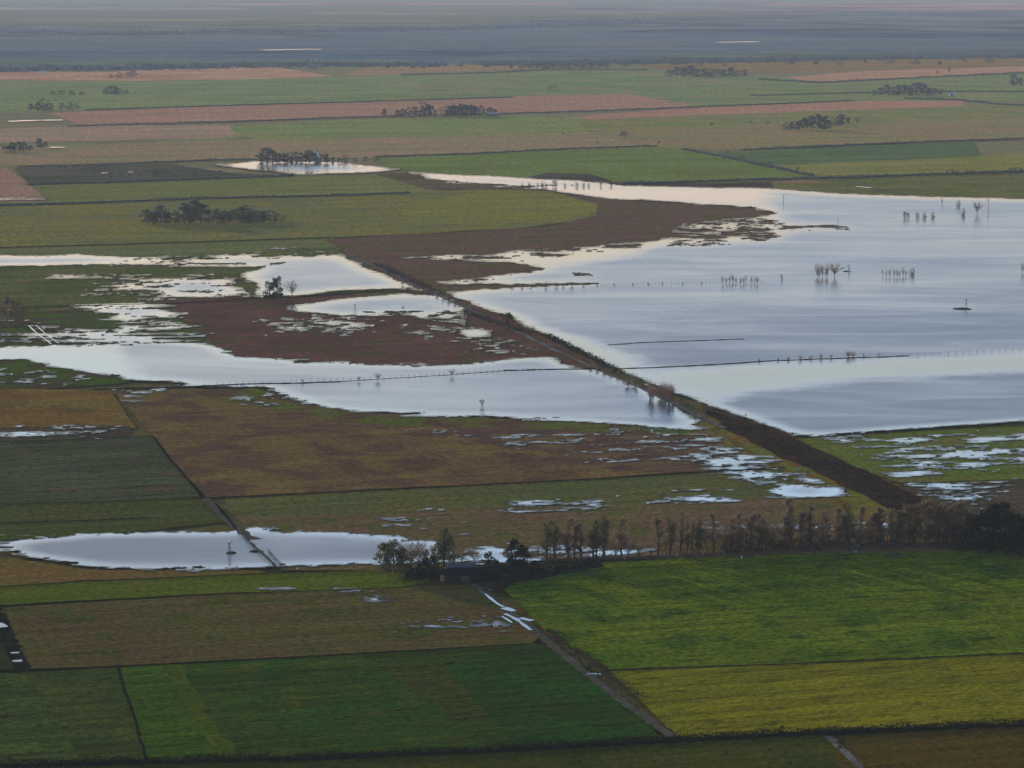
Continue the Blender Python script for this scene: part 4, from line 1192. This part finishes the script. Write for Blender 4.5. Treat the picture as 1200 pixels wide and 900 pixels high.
hedge('hedge', 'long dark hedgerow along the bottom of the crops', [(-30, 899), (180, 894), (370, 889), (560, 881), (780, 869), (960, 859), (1240, 848)], 1.5, 3.6, M_HEDGE, .32, 5.0, seed=3, core=.35)
hedge('scrub', 'low brown scrub under the trees of the long row', [(640, 656), (760, 652), (860, 648), (960, 643), (1060, 640), (1140, 638)], 2.6, 5.0, M_TWIG, .5, 1.6, 'scrub', seed=13, gaps=.4, core=.15)
hedge('scrub', 'dark undergrowth below the fuller trees of the long row', [(846, 647), (900, 645), (960, 642), (1060, 639), (1150, 641)], 4.2, 7.0, M_UNDER, .55, 4.0, 'scrub', seed=16, gaps=.15, core=.4)
hedge('hedge', 'dark hedge around the farmyard', [(476, 677), (500, 678), (520, 676)], 3.0, 5.0, M_DARK, .5, 3.0, seed=14)
hedge('hedge', 'black hedge closing the farm wood', [(584, 681), (610, 679), (640, 674), (668, 668), (700, 662)], 3.2, 6.0, M_DARK, .5, 3.0, seed=15, gaps=.1)
hedge('hedge', 'scrubby hedge beside the lower farm track', [(640, 738), (688, 772), (715, 793), (745, 818)], .8, 4.5, M_BRAMBLE, .35, 1.0, seed=4, gaps=.55, core=0)
hedge('bramble_hedge', 'thick dark bramble belt along the dike', [(826, 484), (870, 500), (930, 528), (990, 556), (1050, 582), (1095, 604), (1130, 622)], 1.2, 15.0, M_BRAMBLE, .5, 1.6, seed=5, gaps=.5, core=0)
hedge('bramble_hedge', 'scrub belt along the dike above the drowned bed', [(640, 393), (670, 408), (700, 424), (726, 437)], 1.6, 5.0, M_BRAMBLE, .6, 2.0, seed=6, gaps=.5, core=0)
hedge('hedge', 'low scrub on the dike bend around the big bush', [(548, 366), (580, 378), (604, 386), (620, 390)], 1.2, 8.0, M_BRAMBLE, .6, 1.2, seed=7, gaps=.5, core=0)
hedge('hedge', 'dark scrub on the track junction of the upper dike', [(440, 309), (480, 328), (520, 346)], 1.2, 8.0, M_BRAMBLE, .6, 1.0, seed=8, gaps=.5, core=0)
far = [
 ('dark hedge between the far pond pasture and the big pasture', [(-30, 242), (100, 238), (230, 233), (400, 229), (480, 226)], 3.0, 5, .5),
 ('hedge between the tan field and the grass field', [(440, 184), (560, 180), (680, 174), (770, 171)], 2.6, 4, .3),
 ('hedge below the wide tan field', [(870, 176), (1000, 170), (1080, 167), (1240, 161)], 3.0, 5, .4),
 ('slanting hedge down to the shore meadow', [(800, 175), (850, 184), (905, 196), (952, 206)], 3.0, 5, .3),
 ('dark hedge along the shore meadow', [(730, 215), (880, 211), (1000, 208), (1110, 204), (1240, 200)], 3.4, 6, .35),
 ('hedge between red band and green pasture', [(80, 148), (260, 143), (400, 138), (470, 136)], 3.0, 6, .5),
 ('hedge between the red bands', [(560, 134), (700, 130), (800, 126)], 2.6, 5, .45),
 ('hedge over the broad red-brown band', [(100, 129), (260, 124), (400, 120), (600, 114)], 2.6, 5, .55),
 ('hedge with small trees below the pale pink field', [(890, 93), (960, 97), (1060, 92), (1140, 88), (1240, 84)], 4.5, 7, .4),
 ('hedge across the long green pasture', [(880, 112), (1000, 109), (1130, 107), (1240, 108)], 3.0, 6, .5),
 ('hedge in front of the white shed grove', [(1060, 115), (1120, 117), (1180, 123), (1240, 124)], 3.5, 6, .45),
 ('hedge over the dull yellow field by the groves', [(1000, 118), (900, 122), (800, 126)], 2.5, 5, .5),
 ('hedge across the green pasture under the shaded band', [(470, 88), (560, 86), (640, 82), (760, 82)], 4, 6, .5),
 ('dark hedge along the marshy ground', [(30, 216), (120, 214), (260, 209), (345, 206)], 3.0, 6, .35),
 ('hedge along the tan field at the frame edge', [(20, 196), (110, 194), (250, 188), (300, 187)], 3, 6, .5)]
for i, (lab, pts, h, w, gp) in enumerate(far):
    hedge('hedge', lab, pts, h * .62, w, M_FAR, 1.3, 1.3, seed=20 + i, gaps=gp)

for k, (lab, pts, hh) in enumerate([('ragged wood added to darken the back of the shaded band, toward the corner', [(-40, 37), (120, 41), (330, 38)], 10), ('ragged wood added to darken the back of the shaded band, at the centre', [(300, 38), (520, 35), (720, 28)], 11),
                                     ('ragged wood added to darken the back of the shaded band, by the far sliver of lake', [(690, 28), (960, 19), (1250, 16)], 12),
                                     ('low dim wood added where the shaded band meets the tawny fields', [(560, 76), (800, 73), (1000, 69), (1250, 66)], 4), ('low dim wood added where the shaded band meets the reddish strip', [(-40, 83), (180, 80), (330, 76), (520, 77)], 4)]):
    hedge('added_far_wood', lab, pts, hh, 160, M_SHADEWOOD, 9.0, 3.0, 'woodland', seed=60 + k, gaps=.45, core=0)['kind'] = 'stuff'  # wood added to carry the cloud shade over the far land
# ------------------------------------------------------------------ man-made things
M_WHITE = plain('white_wall', (.72, .7, .66), .8, .1, 2)
M_BRICK = plain('brick_wall', (.34, .2, .12), .9, .25, 3)
M_OLDTIN = plain('old_tin_roof', (.10, .105, .115), .8, .3, 1.0, .1)
M_DARKWALL = plain('dark_shaded_wall', (.035, .034, .036), .9, .3, 2)  # dark wood, darker again for the tree shade on the barns
M_ROOF = plain('slate_roof', (.014, .015, .018), .9, .3, 1.5, .0)
M_TIN = plain('tin_roof', (.32, .34, .36), .5, .2, 1.0, .4)
M_WOOD = plain('weathered_wood', (.10, .085, .07), .9, .3, 4)
M_STEEL = plain('galvanised_steel', (.16, .16, .16), .55, .2, 4, .4)
M_GLASS = plain('window_glass', (.03, .035, .04), .15, .1, 1, .5)
M_MOUND = field_mat('mound', (.05, .042, .03), (.06, .06, .03), patch=3, fine=.6, contrast=.4)

def house(name, label, cat, px, py, L, Wd, hw, hr, wall, roof, rot=0.0, nwin=3, big=False, chimney=True):
    o = link(name, None, None, G(px, py, ZB))
    o.rotation_euler = (0, 0, rot)
    tag(o, label, cat)
    l, w = L / 2, Wd / 2
    mb = MB()
    for (x0, y0, x1, y1) in ((-l, -w, l, -w), (l, -w, l, w), (l, w, -l, w), (-l, w, -l, -w)):
        if x0 == x1:   # gable end
            mb.poly(((x0, y0, 0), (x1, y1, 0), (x1, y1, hw), (x0, 0, hw + hr), (x0, y0, hw)))
        else:
            mb.poly(((x0, y0, 0), (x1, y1, 0), (x1, y1, hw), (x0, y0, hw)))
    link('wall', mb.mesh('wall', wall), o)
    rb = MB()
    e, ov, t = .35, .4, .12
    for s in (-1, 1):
        q = [Vector((-l - e, s * (w + ov), hw - ov * hr / w + .05)), Vector((l + e, s * (w + ov), hw - ov * hr / w + .05)), Vector((l + e, 0, hw + hr + .05)), Vector((-l - e, 0, hw + hr + .05))]
        up = [p + Vector((0, 0, t)) for p in q]
        rb.poly(up if s < 0 else up[::-1])
        rb.poly(q[::-1] if s < 0 else q)
        for k in range(4):
            k2 = (k + 1) % 4
            rb.poly((q[k], q[k2], up[k2], up[k]))
    ro = link('roof', rb.mesh('roof', roof), o)
    if chimney:
        cb = MB()
        cb.box(l * .5 - .35, l * .5 + .35, -.35, .35, hw + hr * .6, hw + hr + 1.0)
        link('chimney', cb.mesh('chimney', M_BRICK), ro)
    db = MB()
    dw, dh = (1.9, 2.8) if big else (.55, 2.1)
    db.box(-dw, dw, -w - .08, -w - .01, 0, min(dh, hw - .2))
    link('door', db.mesh('door', M_WOOD), o)
    for k in range(nwin):
        x = -l + L * (k + .5) / nwin
        if abs(x) < dw + .8:
            continue
        fb, gb = MB(), MB()
        fb.box(x - .6, x + .6, -w - .07, -w - .01, 1.0, min(2.2, hw - .2))
        gb.box(x - .5, x + .5, -w - .10, -w - .075, 1.1, min(2.1, hw - .3))
        fr = link('window', fb.mesh('window', M_WHITE), o)
        link('pane', gb.mesh('pane', M_GLASS), fr)
    return o
house('barn', 'long low dark-roofed barn of the farmstead', 'barn', 545, 679, 14, 7, 2.2, 1.7, M_DARKWALL, M_ROOF, R(4), 0, True, False)
house('barn', 'second dark barn half buried in the farm wood', 'barn', 592, 677, 13, 7, 2.4, 1.6, M_DARKWALL, M_ROOF, R(6), 0, True, False)
house('shed', 'grey tin-roofed shed behind the barn', 'shed', 540, 671, 9, 5, 2.2, .8, M_DARKWALL, M_OLDTIN, R(4), 0, True, False)
house('farmhouse', 'tiny orange-walled house at the end of the barn', 'house', 522, 680, 3.4, 3.2, 2.0, 1.1, M_BRICK, M_ROOF, R(94), 1, False, True)
house('cottage', 'tall white cottage in the belt behind the far pond', 'house', 372, 189, 4.2, 5, 8.5, 3.2, M_WHITE, M_ROOF, R(90), 3, False, True)
house('farm_building', 'small white farm building under the shaded band', 'house', 50, 86, 14, 7, 3.5, 2.2, M_WHITE, M_TIN, 0, 4, False, True)
house('shed', 'white shed beside the long grove', 'shed', 1115, 112, 8, 6, 3.2, 1.6, M_WHITE, M_TIN, 0, 3, True, False)
house('barn', 'grey barn at the end of the dense dark grove', 'barn', 578, 136, 16, 8, 3.4, 2.0, M_WOOD, M_TIN, 0, 4, True, False)
house('farmhouse', 'pinkish house among the farm clump at the frame edge', 'house', 12, 178, 9, 7, 4.0, 2.4, M_BRICK, M_ROOF, 0, 3, False, True)

def mound(label, px, py, rx, ry, h):
    mb = MB()
    rings, n = 5, 22
    c = G(px, py, ZW)
    rng = random.Random(int(px))
    ph = [rng.uniform(.75, 1.2) for _ in range(n)]
    for k in range(rings + 1):
        t = k / rings
        for i in range(n):
            a = 6.283 * i / n
            r = t * (1 + (ph[i] - 1) * t)
            mb.v.append((math.cos(a) * rx * r, math.sin(a) * ry * r, h * (1 - t * t) - .06 * t))
    for k in range(rings):
        for i in range(n):
            j = (i + 1) % n
            mb.f.append((k * n + i, (k + 1) * n + i, (k + 1) * n + j, k * n + j))
            mb.mi.append(0)
    tag(link('earth_mound', mb.mesh('earth_mound', M_MOUND, True), None, c), label, 'mound')
mound('dark earth mound under the small windpump in the near pond', 271, 648, 2.0, 2.6, .5)
mound('brown earth mound crossed by the pond fence', 300, 646, 2.9, 3.0, .45)
mound('low dark mound under the windpump in the open lake', 1128, 362, 6.5, 6, .8)
mound('small dark mound beside the lone pump in the lake', 992, 318, 3.2, 4, .5)

def windpump(label, px, py, hpx, rot=.4, z=ZB):
    o = link('windpump', None, None, G(px, py, z))
    h = hpx * mpp(py)
    o.rotation_euler = (0, 0, rot)
    tag(o, label, 'windpump', 'windpumps standing in the flood')
    bw = h * .11
    for sx in (-1, 1):
        for sy in (-1, 1):
            m = MB()
            m.tube([(sx * bw, sy * bw, 0), (sx * bw * .15, sy * bw * .15, h * .86)], [.09, .07], 4)
            link('leg', m.mesh('leg', M_STEEL), o)
    m = MB()
    for t in (.25, .5, .72):
        w = bw * (1 - t)
        c = [(-w, -w, h * t), (w, -w, h * t), (w, w, h * t), (-w, w, h * t)]
        for i in range(4):
            m.tube([c[i], c[(i + 1) % 4]], [.045, .045], 3)
    link('brace', m.mesh('brace', M_STEEL), o)
    m = MB()
    m.box(-bw * .7, bw * .7, -bw * .7, bw * .7, h * .44, h * .46)
    link('platform', m.mesh('platform', M_WOOD), o)
    m = MB()
    rad = h * .13
    for k in range(14):
        a = 6.283 * k / 14
        b = a + .26
        p = lambda r, an, y: (math.cos(an) * r, -.35 + y, h * .88 + math.sin(an) * r)
        m.poly((p(rad * .28, a, 0), p(rad, a, 0), p(rad, b, .1), p(rad * .28, b, .05)))
    m.tube([(0, -.4, h * .88), (0, .3, h * .88)], [.12, .1], 6)
    link('fan', m.mesh('fan', M_STEEL), o)
    m = MB()
    m.box(-.03, .03, .25, .25 + rad * 1.1, h * .872, h * .888)
    m.box(-.025, .025, .25 + rad * 1.1, .25 + rad * 2.0, h * .83, h * .93)
    link('tail_vane', m.mesh('tail_vane', M_STEEL), o)
windpump('tall windpump on the green flood edge below the maroon island', 565, 491, 23, .5)
windpump('small windpump on its dark mound in the near pond', 269, 648, 14, -.6, ZB + .4)
windpump('windpump on the low mound in the open lake', 1132, 361, 11, .3, ZB + .7)
windpump('lone little windpump beside the tallest drowned tree', 995, 318, 8, .9, ZB + .4)
windpump('slim windpump in the inlet above the maroon island', 416, 366, 10, .2)

def pole(label, px, py, hpx, arm=True):
    o = link('utility_pole', None, None, G(px, py, ZB))
    h = hpx * mpp(py)
    tag(o, label, 'pole')
    m = MB()
    m.tube([(0, 0, -.3), (0, 0, h)], [.22, .15], 6)
    link('post', m.mesh('post', M_WOOD), o)
    if arm:
        m = MB()
        m.box(-1.1, 1.1, -.3, -.16, h * .9, h * .925)
        link('crossarm', m.mesh('crossarm', M_WOOD), o)
pole('tall dark pole standing in the upper lake', 1158, 251, 18)
pole('thin pole at the lake shore beyond the drowned rows', 918, 238, 10)
pole('thin mast beside the small trees under the shaded band', 165, 90, 11, False)
pole('small post on the drowned headland rows', 982, 263, 8, False)

def fence(label, pts, spacing, h=1.3, wire=True, seed=1):
    P = [G(a, b, ZB) for a, b in pts]
    o = link('fence', None, None, P[0])
    tag(o, label, 'fence')
    m = MB()
    m.box(-.07, .07, -.07, .07, -.2, h)
    me = m.mesh('post', M_WOOD)
    rng = random.Random(seed)
    wm = MB()
    spots = []
    for a, b in zip(P, P[1:]):
        n = max(1, int((b - a).length / spacing))
        spots += [a.lerp(b, (i + rng.uniform(-.1, .1)) / n) for i in range(n)]
    spots = spots[:100]
    for s in spots:
        c = link('post', me, o, s - P[0])
        c.rotation_euler = (rng.gauss(0, .04), rng.gauss(0, .04), rng.uniform(0, 3))
    if wire:
        for z in (.45, .8, 1.15):
            for a, b in zip(spots, spots[1:]):
                wm.tube([tuple(a - P[0] + Vector((0, 0, z))), tuple(b - P[0] + Vector((0, 0, z)))], [.012, .012], 3)
        link('wire', wm.mesh('wire', M_STEEL), o)
fence('half-drowned post fence below the pale flooded plots', [(200, 453), (300, 449), (380, 446), (450, 443), (640, 433)], 3.2, seed=1)
fence('post fence crossing the near pond beside the mounds', [(278, 622), (300, 645), (326, 667)], 1.8, seed=2)
fence('broken posts beside the pond fence', [(314, 646), (322, 655), (332, 666)], 1.6, 1.1, False, seed=3)
fence('post fence along the foot of the tree row', [(640, 659), (760, 655), (860, 651), (960, 646), (1140, 641)], 2.4, seed=4)
fence('drowned post fence across the upper lake', [(700, 334), (800, 332), (850, 331), (900, 330)], 2.5, seed=5)
fence('drowned post fence on the lake field bank', [(1066, 417), (1120, 414), (1220, 410)], 4, seed=6)

# ------------------------------------------------------------------ haze
bpy.ops.mesh.primitive_cube_add(size=1, location=(0, 14500, 116))
hz = bpy.context.object
hz.name = 'haze'
hz.dimensions = (25000, 31000, 234)
bpy.ops.object.transform_apply(location=False, rotation=False, scale=True)
hm, t = new_mat('haze')
out = t.n('ShaderNodeOutputMaterial')
pv = t.n('ShaderNodeVolumePrincipled')
pv.inputs['Color'].default_value = (.74, .84, .98, 1)
pv.inputs['Density'].default_value = SIGMA
pv.inputs['Anisotropy'].default_value = 0.0
t.l(pv.outputs[0], out.inputs['Volume'])
hz.data.materials.append(hm)
tag(hz, 'thin pale haze lying over the whole plain', 'haze', kind='stuff')

# ------------------------------------------------------------------ sky and sun
SUN_EL, SUN_AZ = 10.0, -33.0     # azimuth from straight ahead, negative to the left
w = bpy.data.worlds.new('World')
scene.world = w
w.use_nodes = True
t = NT(w.node_tree)
w.node_tree.nodes.clear()
wo = t.n('ShaderNodeOutputWorld')
bg = t.n('ShaderNodeBackground')
bg.inputs['Strength'].default_value = 0.1
sky = t.n('ShaderNodeTexSky', sky_type='NISHITA')
sky.sun_disc = False
sky.sun_elevation = R(SUN_EL)
sky.sun_rotation = R(SUN_AZ)
sky.air_density = 1.2
sky.dust_density = 2.0
tc = t.n('ShaderNodeTexCoord')
sep = t.n('ShaderNodeSeparateXYZ')
t.l(tc.outputs['Generated'], sep.inputs[0])
cr = t.n('ShaderNodeValToRGB')
t.l(sep.outputs['Z'], cr.inputs[0])
els = cr.color_ramp.elements
els[0].position, els[0].color = 0.0, (9.6, 8.2, 7.0, 1)
els[1].position, els[1].color = 1.0, (.8, 1.3, 2.4, 1)
for pos, c in ((.075, (12.6, 10.2, 8.6)), (.105, (13.4, 12.2, 9.8)), (.135, (10.8, 13.4, 14.2)), (.19, (14.5, 20.5, 28.5)), (.27, (5.4, 9.0, 15.5)), (.40, (2.6, 4.7, 9.2)), (.58, (1.1, 2.0, 3.8))):
    e = els.new(pos)
    e.color = (*c, 1)
mp = t.n('ShaderNodeMapping')
mp.inputs['Scale'].default_value = (2.2, 2.2, 16.0)
t.l(tc.outputs['Generated'], mp.inputs[0])
nz = t.n('ShaderNodeTexNoise')
nz.inputs['Scale'].default_value = 1.3
nz.inputs['Detail'].default_value = 5
t.l(mp.outputs[0], nz.inputs['Vector'])
rg = t.n('ShaderNodeMapRange')
rg.inputs['From Min'].default_value = .3
rg.inputs['From Max'].default_value = .7
rg.inputs['To Min'].default_value = .45
rg.inputs['To Max'].default_value = 1.0
t.l(nz.outputs['Fac'], rg.inputs['Value'])
mx = t.n('ShaderNodeMix', data_type='RGBA')
t.l(rg.outputs[0], mx.inputs[0])
t.l(sky.outputs[0], mx.inputs[6])
t.l(cr.outputs[0], mx.inputs[7])
t.l(mx.outputs[2], bg.inputs['Color'])
t.l(bg.outputs[0], wo.inputs['Surface'])

sl = bpy.data.lights.new('sun', 'SUN')
sl.energy = 5.0
sl.angle = R(0.5)
sl.color = (1.0, .9, .76)
so = link('sun', sl)
az, el = R(SUN_AZ), R(SUN_EL)
sd = Vector((math.sin(az) * math.cos(el), math.cos(az) * math.cos(el), math.sin(el)))
so.rotation_euler = sd.to_track_quat('Z', 'Y').to_euler()

# ------------------------------------------------------------------ camera and render settings
cam = bpy.data.cameras.new('camera')
co = link('camera', cam)
co.location = (0, 0, H)
co.rotation_euler = (math.pi / 2 - PITCH, 0, 0)
cam.sensor_width = 36
cam.lens = 36 * F / 1200
cam.clip_start = 1
cam.clip_end = 100000
scene.camera = co
scene.view_settings.view_transform = 'Standard'
scene.view_settings.look = 'None'
scene.view_settings.gamma = 1
scene.view_settings.exposure = 0
scene.cycles.use_denoising = True
scene.cycles.max_bounces = 5
scene.cycles.diffuse_bounces = 2
scene.cycles.glossy_bounces = 2
scene.cycles.volume_bounces = 0
scene.cycles.sample_clamp_indirect = 8
